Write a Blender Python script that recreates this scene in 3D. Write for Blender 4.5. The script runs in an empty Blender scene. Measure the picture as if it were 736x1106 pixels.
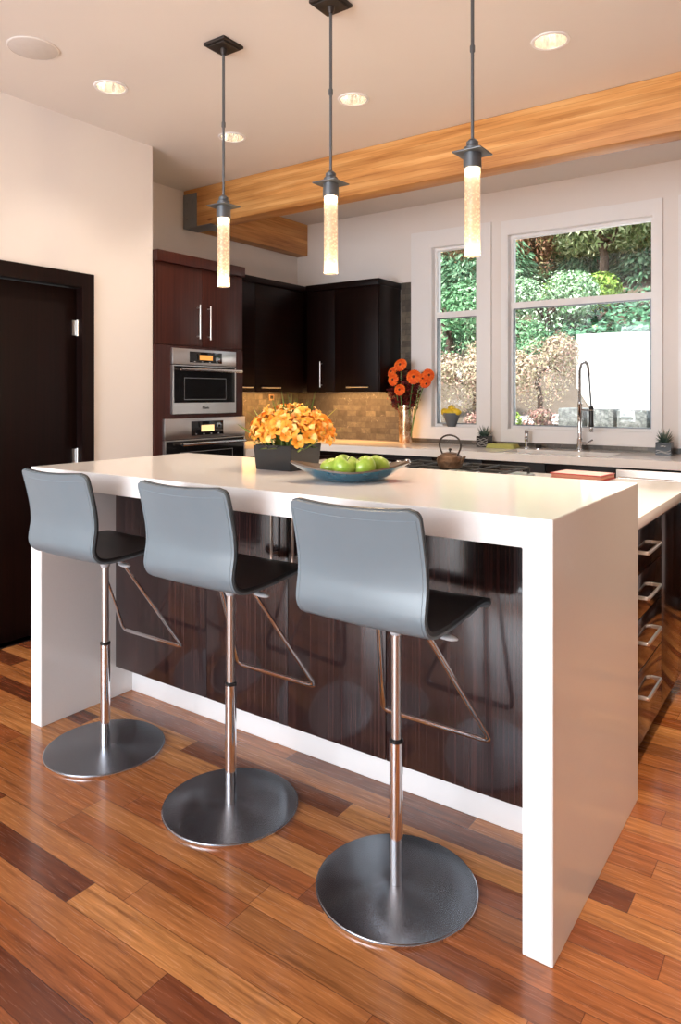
import bpy, bmesh, math, random
from mathutils import Vector, Matrix
R = math.radians
PI = math.pi
sc = bpy.context.scene
COL = sc.collection
random.seed(7)

# ------------------------------------------------------------------ materials
class NT:
    def __init__(s, name):
        s.m = bpy.data.materials.new(name); s.m.use_nodes = True
        s.t = s.m.node_tree; s.n = s.t.nodes; s.l = s.t.links
        s.b = s.n['Principled BSDF']; s.out = s.n['Material Output']
    def add(s, typ, **kw):
        n = s.n.new(typ)
        for k, v in kw.items(): setattr(n, k, v)
        return n
    def link(s, a, b): s.l.new(a, b)
    def math(s, op, a, b=None, c=None):
        n = s.add('ShaderNodeMath', operation=op)
        for i, v in enumerate((a, b, c)):
            if v is None: continue
            if isinstance(v, (int, float)): n.inputs[i].default_value = v
            else: s.link(v, n.inputs[i])
        return n.outputs[0]
    def ramp(s, fac, stops, mode='LINEAR'):
        n = s.add('ShaderNodeValToRGB'); n.color_ramp.interpolation = mode
        e = n.color_ramp.elements
        while len(e) > 1: e.remove(e[-1])
        e[0].position = stops[0][0]; e[0].color = (*stops[0][1], 1)
        for p, c in stops[1:]:
            x = e.new(p); x.color = (*c, 1)
        s.link(fac, n.inputs[0]); return n.outputs[0]
    def mix(s, fac, a, b, mode='MIX'):
        n = s.add('ShaderNodeMix', data_type='RGBA', blend_type=mode)
        for sock, v in ((n.inputs[0], fac), (n.inputs[6], a), (n.inputs[7], b)):
            if isinstance(v, (int, float)): sock.default_value = v
            elif isinstance(v, tuple): sock.default_value = (*v, 1)
            else: s.link(v, sock)
        return n.outputs[2]
    def pos(s, scale=(1, 1, 1)):
        g = s.add('ShaderNodeTexCoord'); mp = s.add('ShaderNodeMapping')
        mp.inputs['Scale'].default_value = scale
        s.link(g.outputs['Object'], mp.inputs[0]); return mp.outputs[0]
    def wpos(s):
        return s.add('ShaderNodeNewGeometry').outputs['Position']
    def noise(s, vec, scale=5, detail=3, rough=.5):
        n = s.add('ShaderNodeTexNoise'); n.inputs['Scale'].default_value = scale
        n.inputs['Detail'].default_value = detail; n.inputs['Roughness'].default_value = rough
        if vec is not None: s.link(vec, n.inputs['Vector'])
        return n.outputs['Fac']
    def bump(s, h, strength=.2, dist=.002):
        n = s.add('ShaderNodeBump'); n.inputs['Strength'].default_value = strength
        n.inputs['Distance'].default_value = dist
        s.link(h, n.inputs['Height']); s.link(n.outputs[0], s.b.inputs['Normal'])
    def col(s, v):
        if isinstance(v, tuple): s.b.inputs['Base Color'].default_value = (*v, 1)
        else: s.link(v, s.b.inputs['Base Color'])
    def set(s, **kw):
        for k, v in kw.items(): s.b.inputs[k.replace('_', ' ')].default_value = v

def plain(name, c, rough=.5, metal=0, var=.06, scale=30, **kw):
    t = NT(name)
    n = t.noise(t.pos(), scale, 2)
    t.col(t.mix(n, tuple(x*(1-var) for x in c), tuple(min(1, x*(1+var)) for x in c)))
    t.set(Roughness=rough, Metallic=metal, **kw)
    return t.m

def emit(name, c, strength):
    t = NT(name); t.col(c)
    t.b.inputs['Emission Color'].default_value = (*c, 1)
    t.b.inputs['Emission Strength'].default_value = strength
    return t.m

def m_floor():
    t = NT('plank_floor')
    sp = t.add('ShaderNodeSeparateXYZ'); t.link(t.wpos(), sp.inputs[0])
    x, y = sp.outputs[0], sp.outputs[1]
    yr = t.math('DIVIDE', t.math('ADD', y, 20.03), .092)
    row = t.math('FLOOR', yr)
    wn = t.add('ShaderNodeTexWhiteNoise', noise_dimensions='1D'); t.link(row, wn.inputs['W'])
    xr = t.math('DIVIDE', t.math('ADD', t.math('MULTIPLY', wn.outputs['Value'], 9.0), t.math('ADD', x, 30)), .74)
    c0 = t.math('FLOOR', xr)
    cv = t.add('ShaderNodeCombineXYZ'); t.link(row, cv.inputs[0]); t.link(c0, cv.inputs[1])
    w2 = t.add('ShaderNodeTexWhiteNoise', noise_dimensions='3D'); t.link(cv.outputs[0], w2.inputs['Vector'])
    v = w2.outputs['Value']
    base = t.ramp(v, [(0, (.12, .034, .016)), (.12, (.30, .085, .028)), (.27, (.50, .20, .065)), (.4, (.36, .11, .032)),
                      (.52, (.60, .27, .09)), (.66, (.44, .145, .04)), (.76, (.17, .05, .02)), (.84, (.56, .24, .078)), (1, (.38, .12, .035))])
    # grain
    g = t.add('ShaderNodeCombineXYZ')
    t.link(t.math('MULTIPLY', x, 2.2), g.inputs[0])
    t.link(t.math('ADD', t.math('MULTIPLY', y, 38.0), t.math('MULTIPLY', v, 50.0)), g.inputs[1])
    t.link(t.math('MULTIPLY', v, 30.0), g.inputs[2])
    n1 = t.noise(g.outputs[0], 1.6, 5, .62)
    g2 = t.add('ShaderNodeCombineXYZ')
    t.link(t.math('MULTIPLY', x, 9.0), g2.inputs[0]); t.link(t.math('MULTIPLY', y, 260.0), g2.inputs[1]); t.link(v, g2.inputs[2])
    n2 = t.noise(g2.outputs[0], 1.0, 3, .6)
    k = t.ramp(n1, [(.3, (.5, .44, .4)), (.5, (.92, .9, .88)), (.72, (1.22, 1.22, 1.22))])
    k2 = t.ramp(n2, [(.3, (.8, .78, .76)), (.6, (1.06, 1.06, 1.06))])
    c = t.mix(1.0, t.mix(1.0, base, k, 'MULTIPLY'), k2, 'MULTIPLY')
    fy = t.math('FRACT', yr); fx = t.math('FRACT', xr)
    gy = t.math('LESS_THAN', t.math('ABSOLUTE', t.math('SUBTRACT', fy, .5)), .487)
    gx = t.math('LESS_THAN', t.math('ABSOLUTE', t.math('SUBTRACT', fx, .5)), .4985)
    gap = t.math('MULTIPLY', gy, gx)
    c = t.mix(gap, t.mix(1.0, c, (.42, .36, .33), 'MULTIPLY'), c)
    t.col(c)
    t.set(Roughness=.2); t.b.inputs['Coat Weight'].default_value = .3; t.b.inputs['Coat Roughness'].default_value = .12
    t.link(t.math('ADD', .2, t.math('MULTIPLY', n2, .12)), t.b.inputs['Roughness'])
    t.bump(t.math('ADD', gap, t.math('MULTIPLY', n2, .05)), .25, .0012)
    return t.m

def m_wood(name, dark, mid, light, axis='z', rough=.25, dens=60, coat=.0, spec=.5, lo=.3, hi=.72):
    t = NT(name)
    s = {'z': (dens, dens, 1.1), 'x': (1.1, dens, dens), 'y': (dens, 1.1, dens)}[axis]
    p = t.add('ShaderNodeMapping'); p.inputs['Scale'].default_value = s; t.link(t.wpos(), p.inputs[0])
    n = t.noise(p.outputs[0], 1.0, 5, .65)
    t.col(t.ramp(n, [(lo, dark), (.5, mid), (hi, light)]))
    t.set(Roughness=rough, Coat_Weight=coat, Coat_Roughness=.06, Specular_IOR_Level=spec)
    t.bump(n, .06, .0006)
    return t.m

def m_beam(name, axis):
    t = NT(name)
    s = {'x': (.55, 5, 9), 'y': (5, .55, 9)}[axis]
    p = t.add('ShaderNodeMapping'); p.inputs['Scale'].default_value = s; t.link(t.wpos(), p.inputs[0])
    n = t.noise(p.outputs[0], 2.4, 6, .6)
    sp = t.add('ShaderNodeSeparateXYZ'); t.link(t.wpos(), sp.inputs[0])
    lam = t.math('FLOOR', t.math('DIVIDE', sp.outputs[2], .038))
    wn = t.add('ShaderNodeTexWhiteNoise', noise_dimensions='1D'); t.link(lam, wn.inputs['W'])
    c = t.ramp(n, [(.28, (.34, .13, .03)), (.48, (.54, .25, .07)), (.7, (.68, .38, .14))])
    l = t.ramp(wn.outputs['Value'], [(0, (.88, .84, .78)), (.6, (1, .98, .96)), (1, (1.18, 1.2, 1.25))])
    c = t.mix(1.0, c, l, 'MULTIPLY')
    v = t.add('ShaderNodeTexVoronoi'); v.inputs['Scale'].default_value = 1.0
    pm = t.add('ShaderNodeMapping'); pm.inputs['Scale'].default_value = (2.2, 2.2, 7); t.link(t.wpos(), pm.inputs[0]); t.link(pm.outputs[0], v.inputs['Vector'])
    kn = t.ramp(v.outputs['Distance'], [(.0, (.25, .13, .06)), (.045, (.4, .22, .12)), (.085, (1, 1, 1))])
    c = t.mix(1.0, c, kn, 'MULTIPLY')
    f = t.math('LESS_THAN', t.math('ABSOLUTE', t.math('SUBTRACT', t.math('FRACT', t.math('DIVIDE', sp.outputs[2], .038)), .5)), .475)
    c = t.mix(f, t.mix(1.0, c, (.7, .62, .55), 'MULTIPLY'), c)
    t.col(c); t.set(Roughness=.5); t.bump(n, .1, .001)
    return t.m

def m_tile():
    t = NT('stone_mosaic_tile')
    sp = t.add('ShaderNodeSeparateXYZ'); t.link(t.wpos(), sp.inputs[0])
    a = t.math('ADD', t.math('ADD', sp.outputs[0], sp.outputs[1]), 40)
    zr = t.math('DIVIDE', sp.outputs[2], .051); row = t.math('FLOOR', zr)
    off = t.math('MULTIPLY', t.math('MODULO', row, 2.0), .5)
    ar = t.math('ADD', t.math('DIVIDE', a, .104), off); c0 = t.math('FLOOR', ar)
    cv = t.add('ShaderNodeCombineXYZ'); t.link(row, cv.inputs[0]); t.link(c0, cv.inputs[1])
    w2 = t.add('ShaderNodeTexWhiteNoise', noise_dimensions='3D'); t.link(cv.outputs[0], w2.inputs['Vector'])
    base = t.ramp(w2.outputs['Value'], [(0, (.07, .06, .052)), (.4, (.10, .087, .073)), (.8, (.13, .112, .09)), (1, (.165, .14, .11))])
    n = t.noise(t.wpos(), 22, 5, .6)
    c = t.mix(1.0, base, t.ramp(n, [(.3, (.72, .7, .68)), (.7, (1.25, 1.22, 1.18))]), 'MULTIPLY')
    nv = t.noise(t.wpos(), 3.2, 4, .55)
    vein = t.math('LESS_THAN', t.math('ABSOLUTE', t.math('SUBTRACT', nv, .5)), .0018)
    c = t.mix(t.math('MULTIPLY', vein, .3), c, (.5, .46, .4))
    f = t.math('MULTIPLY', t.math('LESS_THAN', t.math('ABSOLUTE', t.math('SUBTRACT', t.math('FRACT', zr), .5)), .47),
               t.math('LESS_THAN', t.math('ABSOLUTE', t.math('SUBTRACT', t.math('FRACT', ar), .5)), .485))
    t.col(t.mix(f, (.06, .05, .042), c)); t.set(Roughness=.32); t.bump(f, .4, .0015)
    return t.m

def m_leaf(name, stops, rough=.6):
    t = NT(name)
    g = t.add('ShaderNodeNewGeometry')
    t.col(t.ramp(g.outputs['Random Per Island'], stops))
    t.set(Roughness=rough, Specular_IOR_Level=.3)
    t.b.inputs['Subsurface Weight'].default_value = 0
    return t.m

def m_glass(name, tint=(1, 1, 1), refl=.06, rough=.0):
    t = NT(name)
    tr = t.add('ShaderNodeBsdfTransparent'); tr.inputs[0].default_value = (*tint, 1)
    gl = t.add('ShaderNodeBsdfGlossy'); gl.inputs['Roughness'].default_value = rough
    fr = t.add('ShaderNodeFresnel'); fr.inputs[0].default_value = 1.45
    mx = t.add('ShaderNodeMixShader')
    t.link(fr.outputs[0], mx.inputs[0]); t.link(tr.outputs[0], mx.inputs[1]); t.link(gl.outputs[0], mx.inputs[2])
    t.link(mx.outputs[0], t.out.inputs['Surface'])
    return t.m

def m_seeded():
    t = NT('seeded_glass')
    v = t.add('ShaderNodeTexVoronoi'); v.inputs['Scale'].default_value = 95
    t.link(t.pos((1, 1, 1)), v.inputs['Vector'])
    n = t.noise(t.pos(), 60, 3)
    f = t.ramp(v.outputs['Distance'], [(.0, (1, 1, 1)), (.3, (.5, .5, .5)), (.6, (.3, .3, .3))])
    tr = t.add('ShaderNodeBsdfTransparent'); tr.inputs[0].default_value = (1, .95, .88, 1)
    tl = t.add('ShaderNodeBsdfTranslucent'); tl.inputs[0].default_value = (1, .88, .74, 1)
    df = t.add('ShaderNodeBsdfDiffuse'); df.inputs[0].default_value = (1, .9, .78, 1)
    gl = t.add('ShaderNodeBsdfGlossy'); gl.inputs['Roughness'].default_value = .1
    bp = t.add('ShaderNodeBump'); bp.inputs['Strength'].default_value = .6; bp.inputs['Distance'].default_value = .002
    t.link(n, bp.inputs['Height']); t.link(bp.outputs[0], gl.inputs['Normal'])
    em = t.add('ShaderNodeEmission'); em.inputs[0].default_value = (1, .76, .55, 1); em.inputs[1].default_value = .1
    a1 = t.add('ShaderNodeAddShader'); t.link(tl.outputs[0], a1.inputs[0]); t.link(em.outputs[0], a1.inputs[1])
    m1 = t.add('ShaderNodeMixShader'); t.link(f, m1.inputs[0]); t.link(tr.outputs[0], m1.inputs[1]); t.link(a1.outputs[0], m1.inputs[2])
    m2 = t.add('ShaderNodeMixShader'); m2.inputs[0].default_value = .1; t.link(m1.outputs[0], m2.inputs[1]); t.link(gl.outputs[0], m2.inputs[2])
    t.link(m2.outputs[0], t.out.inputs['Surface'])
    return t.m

def m_brushed(name, c, rough, radial=False):
    t = NT(name)
    t.col(c); t.set(Metallic=1, Roughness=rough, Anisotropic=.93 if radial else .3)
    if radial:
        t.b.inputs['Anisotropic Rotation'].default_value = 0; tg = t.add('ShaderNodeTangent', direction_type='RADIAL', axis='Z'); t.link(tg.outputs[0], t.b.inputs['Tangent'])
    return t.m

M = {}
M['floor'] = m_floor()
M['wall'] = plain('white_wall_paint', (.80, .755, .725), .6, var=.015, scale=4)
M['ceiling'] = plain('ceiling_paint', (.72, .675, .635), .7, var=.015, scale=4)
M['trim'] = plain('white_trim_paint', (.84, .83, .83), .4, var=.01)
M['quartz'] = plain('white_quartz', (.86, .84, .82), .13, var=.025, scale=160)
M['zebra'] = m_wood('dark_striped_wood', (.010, .005, .006), (.024, .011, .011), (.062, .026, .023), 'z', .17, 120, .35)
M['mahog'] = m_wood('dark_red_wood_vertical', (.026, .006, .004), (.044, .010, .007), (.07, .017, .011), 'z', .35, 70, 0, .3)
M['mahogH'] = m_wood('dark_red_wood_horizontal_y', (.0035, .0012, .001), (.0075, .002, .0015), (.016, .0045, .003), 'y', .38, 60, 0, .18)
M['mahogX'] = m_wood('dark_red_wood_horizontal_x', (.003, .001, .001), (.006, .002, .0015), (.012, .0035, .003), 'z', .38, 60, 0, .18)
M['drawer'] = m_wood('dark_brown_wood_drawer', (.008, .003, .002), (.016, .006, .004), (.03, .01, .006), 'y', .14, 60, .3)
M['doorwood'] = m_wood('near_black_red_door_wood', (.004, .0012, .001), (.007, .0018, .0014), (.013, .003, .002), 'z', .5, 60, 0, .15)
M['beamX'] = m_beam('fir_glulam_x', 'x'); M['beamY'] = m_beam('fir_glulam_y', 'y')
M['tile'] = m_tile()
M['steelgrey'] = plain('grey_painted_steel', (.20, .21, .225), .5, .3)
M['bronze'] = plain('dark_iron', (.055, .045, .04), .45, .7)
M['rodgrey'] = plain('grey_lamp_metal', (.15, .165, .18), .4, .75)
M['stainless'] = m_brushed('brushed_stainless', (.62, .61, .60), .3)
M['nickel'] = m_brushed('satin_nickel', (.78, .74, .69), .28)
M['chrome'] = m_brushed('polished_chrome', (.78, .78, .80), .07)
M['disc'] = m_brushed('radial_brushed_steel', (.34, .365, .40), .21, True)
M['rimsteel'] = m_brushed('polished_rim', (.85, .85, .87), .12)
M['blackglass'] = plain('black_oven_glass', (.008, .008, .009), .06, var=.0)
M['blackplastic'] = plain('black_plastic', (.012, .012, .013), .3)
M['greyplastic'] = plain('light_grey_plastic', (.45, .46, .48), .4)
M['window_glass'] = m_glass('window_glass')
M['clearglass'] = m_glass('clear_glass', (.92, .95, .95))
M['seeded'] = m_seeded()
M['bulb'] = emit('lamp_filament_glow', (1, .82, .6), 22)
M['can'] = plain('bright_reflector_aluminium', (.85, .80, .72), .16, .95)
M['canbulb'] = emit('downlight_bulb', (1, .88, .74), 30)
M['display'] = emit('amber_display', (1, .45, .1), .16)
M['display2'] = emit('pale_amber_display', (1, .72, .35), .38)
M['striplight'] = emit('under_cabinet_strip_light', (1, .72, .4), 2)

def m_leather(name, c, rough, coat):
    t = NT(name)
    v = t.add('ShaderNodeTexVoronoi'); v.inputs['Scale'].default_value = 420; t.link(t.pos(), v.inputs['Vector'])
    t.col(t.mix(t.noise(t.pos(), 7, 2), tuple(x*.94 for x in c), tuple(x*1.06 for x in c)))
    t.set(Roughness=rough, Coat_Weight=coat, Coat_Roughness=.3)
    t.bump(v.outputs['Distance'], .12, .0006); return t.m
M['leather'] = m_leather('slate_grey_leather', (.155, .20, .23), .36, .25)
M['leatherblack'] = m_leather('black_leather', (.014, .014, .015), .33, .2)
M['seam'] = plain('dark_grey_seam', (.045, .055, .062), .5)
M['stitch'] = plain('pale_grey_stitching', (.20, .25, .28), .5)

# ------------------------------------------------------------------ mesh tools
def bx(bm, x0, x1, y0, y1, z0, z1, bev=0, seg=2):
    b = bmesh.new()
    bmesh.ops.create_cube(b, size=1)
    for v in b.verts:
        v.co = Vector(((x0+x1)/2+v.co.x*(x1-x0), (y0+y1)/2+v.co.y*(y1-y0), (z0+z1)/2+v.co.z*(z1-z0)))
    if bev:
        bev = min(bev, .45*min(abs(x1-x0), abs(y1-y0), abs(z1-z0)))
        bmesh.ops.bevel(b, geom=b.edges[:], offset=bev, segments=seg, affect='EDGES', profile=.5)
    merge(bm, b)

def merge(bm, b, mat=None):
    me = bpy.data.meshes.new('t')
    if mat: bmesh.ops.transform(b, matrix=mat, verts=b.verts)
    b.to_mesh(me); b.free(); bm.from_mesh(me); bpy.data.meshes.remove(me)

def lathe(bm, prof, n=40, c=(0, 0, 0), closed=False):
    rings = []
    for r, z in prof:
        if r < 1e-5: rings.append([bm.verts.new((c[0], c[1], c[2]+z))])
        else: rings.append([bm.verts.new((c[0]+r*math.cos(2*PI*i/n), c[1]+r*math.sin(2*PI*i/n), c[2]+z)) for i in range(n)])
    pairs = list(zip(rings, rings[1:]))
    if closed: pairs.append((rings[-1], rings[0]))
    for a, b in pairs:
        for i in range(n):
            j = (i+1) % n
            if len(a) == 1 and len(b) == 1: continue
            if len(a) == 1: bm.faces.new((a[0], b[j], b[i]))
            elif len(b) == 1: bm.faces.new((a[i], a[j], b[0]))
            else: bm.faces.new((a[i], a[j], b[j], b[i]))
    if not closed:
        if len(rings[0]) > 1: bm.faces.new(list(reversed(rings[0])))
        if len(rings[-1]) > 1: bm.faces.new(rings[-1])

def fillet(pts, r, n=6):
    out = [Vector(pts[0])]
    for i in range(1, len(pts)-1):
        p, a, b = Vector(pts[i]), Vector(pts[i-1]), Vector(pts[i+1])
        da, db = (a-p), (b-p); rr = min(r, da.length*.49, db.length*.49)
        s, e = p+da.normalized()*rr, p+db.normalized()*rr
        for k in range(n+1):
            t = k/n; out.append((1-t)**2*s+2*t*(1-t)*p+t*t*e)
    out.append(Vector(pts[-1])); return out

def sweep(bm, pts, ra, rb=None, n=10, up=(0, 0, 1), square=False, closed=False, rfun=None):
    """section with half sizes ra (side) and rb (up)"""
    rb = ra if rb is None else rb
    pts = [Vector(p) for p in pts]; N = len(pts); rings = []
    prev = None
    for i, p in enumerate(pts):
        if closed: t = pts[(i+1) % N]-pts[i-1]
        else: t = pts[min(i+1, N-1)]-pts[max(i-1, 0)]
        t.normalize()
        if prev is None:
            u = Vector(up)
            if abs(u.dot(t)) > .95: u = Vector((1, 0, 0)) if abs(t.x) < .9 else Vector((0, 1, 0))
            s = t.cross(u).normalized()
        else: s = (prev-t*prev.dot(t)).normalized()
        prev = s; u = s.cross(t)
        k = rfun(i/(N-1)) if rfun else 1
        if square:
            q = .55
            sec = [(1, q), (q, 1), (-q, 1), (-1, q), (-1, -q), (-q, -1), (q, -1), (1, -q)]
        else: sec = [(math.cos(2*PI*j/n), math.sin(2*PI*j/n)) for j in range(n)]
        rings.append([bm.verts.new(p+s*ra*k*a+u*rb*k*b) for a, b in sec])
    m = len(rings[0])
    pr = list(zip(rings, rings[1:]))
    if closed: pr.append((rings[-1], rings[0]))
    for a, b in pr:
        for j in range(m): bm.faces.new((a[j], a[(j+1) % m], b[(j+1) % m], b[j]))
    if not closed:
        bm.faces.new(list(reversed(rings[0]))); bm.faces.new(rings[-1])

def slab(bm, outer, holes, h0, h1, axis='z'):
    """2D polygon with holes given an extent h0..h1 along axis"""
    def P(a, b, h): return {'z': (a, b, h), 'y': (a, h, b), 'x': (h, a, b)}[axis]
    for h in (h0, h1):
        t = bmesh.new(); ed = []
        for loop in [outer]+holes:
            vs = [t.verts.new(P(a, b, h)) for a, b in loop]
            ed += [t.edges.new((vs[i], vs[(i+1) % len(vs)])) for i in range(len(vs))]
        bmesh.ops.triangle_fill(t, use_beauty=True, use_dissolve=False, edges=ed)
        merge(bm, t)
    for loop in [outer]+holes:
        n = len(loop)
        for i in range(n):
            a, b = loop[i], loop[(i+1) % n]
            bm.faces.new([bm.verts.new(P(*q)) for q in ((*a, h0), (*b, h0), (*b, h1), (*a, h1))])
    bmesh.ops.remove_doubles(bm, verts=bm.verts, dist=1e-5)

def rect(a0, a1, b0, b1): return [(a0, b0), (a1, b0), (a1, b1), (a0, b1)]
def circ(x, y, r, n=32): return [(x+r*math.cos(2*PI*i/n), y+r*math.sin(2*PI*i/n)) for i in range(n)]

def obj(name, bm, mat, parent=None, smooth=35, loc=None, recalc=True):
    if recalc: bmesh.ops.recalc_face_normals(bm, faces=bm.faces)
    me = bpy.data.meshes.new(name); bm.to_mesh(me); bm.free()
    me.materials.append(M[mat] if isinstance(mat, str) else mat)
    if smooth:
        me.polygons.foreach_set('use_smooth', [True]*len(me.polygons))
        me.set_sharp_from_angle(angle=R(smooth))
    o = bpy.data.objects.new(name, me); COL.objects.link(o)
    if parent: o.parent = parent
    if loc: o.location = loc
    return o
def tag(o, label=None, cat=None, group=None, kind=None):
    if label: o['label'] = label
    if cat: o['category'] = cat
    if group: o['group'] = group
    if kind: o['kind'] = kind
    return o
def thing(name, loc, label, cat, group=None, rz=0):
    o = bpy.data.objects.new(name, None); COL.objects.link(o); o.empty_display_size = .1
    o.location = loc; o.rotation_euler = (0, 0, rz); return tag(o, label, cat, group)
def struct(name, loc=(0, 0, 0)):
    o = bpy.data.objects.new(name, None); COL.objects.link(o); o.location = loc; o['kind'] = 'structure'; return o
def boxo(name, dims, mat, parent=None, bev=.002, smooth=35):
    bm = bmesh.new(); bx(bm, *dims, bev); return obj(name, bm, mat, parent, smooth)
def copy_tree(o, parent=None):
    c = o.copy(); COL.objects.link(c)
    if parent: c.parent = parent
    for ch in list(o.children): copy_tree(ch, c)
    return c
def bar_handle(name, p0, p1, out, r=.005, mat='nickel', parent=None, inset=.02):
    """bar from p0 to p1 standing off by vector 'out' (towards the face)"""
    bm = bmesh.new(); p0, p1, out = Vector(p0), Vector(p1), Vector(out)
    sweep(bm, [p0, p1], r, n=12)
    d = (p1-p0).normalized()
    for q in (p0+d*inset, p1-d*inset): sweep(bm, [q, q+out], r*.8, n=10)
    return obj(name, bm, mat, parent)

# ------------------------------------------------------------------ room shell
WY = 5.38; CZ = 3.0; XL = -4.31; XD = -3.70; XR = 4.2; YB = -3.2
b = bmesh.new(); bx(b, -4.5, 4.4, -3.4, WY+.2, -.1, 0); tag(obj('floor', b, 'floor', smooth=0), kind='structure')

cans = [(-3.165, 2.369), (-2.198, 3.239), (-3.149, 3.271), (-1.093, 3.231), (.02, 3.23), (.45, 1.75)]  # last two cans added out of view to brighten the right aisle floor
b = bmesh.new()
slab(b, rect(-4.5, 4.4, -3.4, WY+.2), [circ(x, y, .075) for x, y in cans], CZ, CZ+.03)
tag(obj('ceiling', b, 'ceiling', smooth=0), kind='structure')

# wall with the dark door, flush with the oven cabinet
b = bmesh.new(); slab(b, rect(YB, 3.095, 0, CZ), [rect(1.66, 2.60, -.0 + .001, 2.055)], XD-.10, XD, 'x')
tag(obj('wall_door', b, 'wall', smooth=0), kind='structure')
b = bmesh.new(); bx(b, XL, XD-.101, 2.985, 3.095, 0, CZ); tag(obj('wall_nook', b, 'wall', smooth=0), kind='structure')
b = bmesh.new(); bx(b, XL-.1, XL, 3.0, WY+.2, 0, CZ); tag(obj('wall_left', b, 'wall', smooth=0), kind='structure')
# window wall
WINS = [(-2.851, -2.415, 1.079, 2.63), (-2.171, -1.071, 1.079, 2.65), (-.83, -.39, 1.079, 2.65)]
b = bmesh.new(); slab(b, rect(XL-.1, 4.35, 0, CZ), [rect(x0, x1, z0, z1) for x0, x1, z0, z1 in WINS], WY, WY+.18, 'y')
tag(obj('wall_window', b, 'wall', smooth=0), kind='structure')
# unseen rear wall with a wide opening for daylight, and closed right wall
b = bmesh.new(); slab(b, rect(XD-.1, 4.35, 0, CZ), [rect(-3.5, .4, .25, 2.75)], YB-.15, YB, 'y')
tag(obj('wall_rear', b, 'wall', smooth=0), kind='structure')
b = bmesh.new(); slab(b, rect(YB, WY+.2, 0, CZ), [], XR, XR+.15, 'x')
tag(obj('wall_right', b, plain('taupe_low_bounce', (.36, .31, .27), .6), smooth=0), kind='structure')  # unseen wall, taupe chosen to cut light bounced onto the island end

# door_1
d = struct('door_1', (XD, 0, 0))
b = bmesh.new(); slab(b, rect(1.575, 2.635, 0, 2.09), [rect(1.665, 2.553, .001, 2.005)], -.11, .02, 'x'); obj('door_frame', b, 'doorwood', d)
lf = boxo('door_leaf', (-.075, -.035, 1.668, 2.549, .008, 2.0), 'doorwood', d)
for z in (1.765, 1.0, .25):
    b = bmesh.new(); sweep(b, [(-.022, 2.549, z-.048), (-.022, 2.549, z+.048)], .007, n=12)
    bx(b, -.034, -.030, 2.52, 2.55, z-.045, z+.045); obj('hinge', b, 'stainless', lf)
b = bmesh.new(); lathe(b, [(.026, 0), (.026, .008), (.01, .012)], 24)
bmesh.ops.rotate(b, verts=b.verts, matrix=Matrix.Rotation(PI/2, 3, 'Y')); bmesh.ops.translate(b, verts=b.verts, vec=(-.035, 1.73, 1.0))
sweep(b, fillet([(-.03, 1.73, 1.0), (.025, 1.73, 1.0), (.025, 1.85, 1.0)], .015), .008, n=10); obj('door_handle', b, 'stainless', lf)

# windows
CAS = [(-3.035, -2.30, .995, 2.76), (-2.215, -1.02, .995, 2.75), (-.915, -.30, .995, 2.75)]
RAIL = [2.02, 2.055, 2.055]
for i, ((x0, x1, z0, z1), (c0, c1, c2, c3)) in enumerate(zip(WINS, CAS)):
    w = struct('window_%d' % (i+1), ((x0+x1)/2, WY, z0)); cx, cy, cz = w.location
    def L(bm): bmesh.ops.translate(bm, verts=bm.verts, vec=(-cx, -cy, -cz)); return bm
    b = bmesh.new(); slab(b, rect(c0, c1, c2, c3), [rect(x0+.004, x1-.004, z0+.003, z1-.004)], WY-.022, WY-.0005, 'y')
    obj('casing', L(b), 'trim', w)
    b = bmesh.new(); slab(b, rect(x0+.001, x1-.001, z0+.001, z1-.001), [rect(x0+.013, x1-.013, z0+.02, z1-.013)], WY-.02, WY+.14, 'y')
    obj('jamb', L(b), 'trim', w)
    b = bmesh.new()
    y0, y1 = WY+.045, WY+.10
    rz = RAIL[i]
    slab(b, rect(x0+.013, x1-.013, z0+.02, z1-.013), [rect(x0+.034, x1-.034, z0+.043, rz), rect(x0+.034, x1-.034, rz+.05, z1-.034)], y0, y1, 'y')
    fr = obj('window_frame', L(b), 'trim', w)
    b = bmesh.new(); slab(b, rect(x0+.034, x1-.034, z0+.043, rz), [rect(x0+.042, x1-.042, z0+.051, rz-.008)], y0-.004, y0+.03, 'y'); obj('gasket', L(b), 'rodgrey', w)
    b = bmesh.new(); bx(b, x0+.034, x1-.034, y0+.02, y0+.026, z0+.043, rz); obj('pane', L(b), 'window_glass', fr, 0)
    b = bmesh.new(); bx(b, x0+.034, x1-.034, y0+.02, y0+.026, rz+.05, z1-.034); obj('pane', L(b), 'window_glass', fr, 0)
    if i != 1:
        b = bmesh.new(); sweep(b, fillet([(x0+.10, y0-.004, z0+.034), (x0+.10, y0-.028, z0+.034), (x0+.17, y0-.028, z0+.034)], .01), .006); obj('latch', L(b), 'nickel', w)

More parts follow.
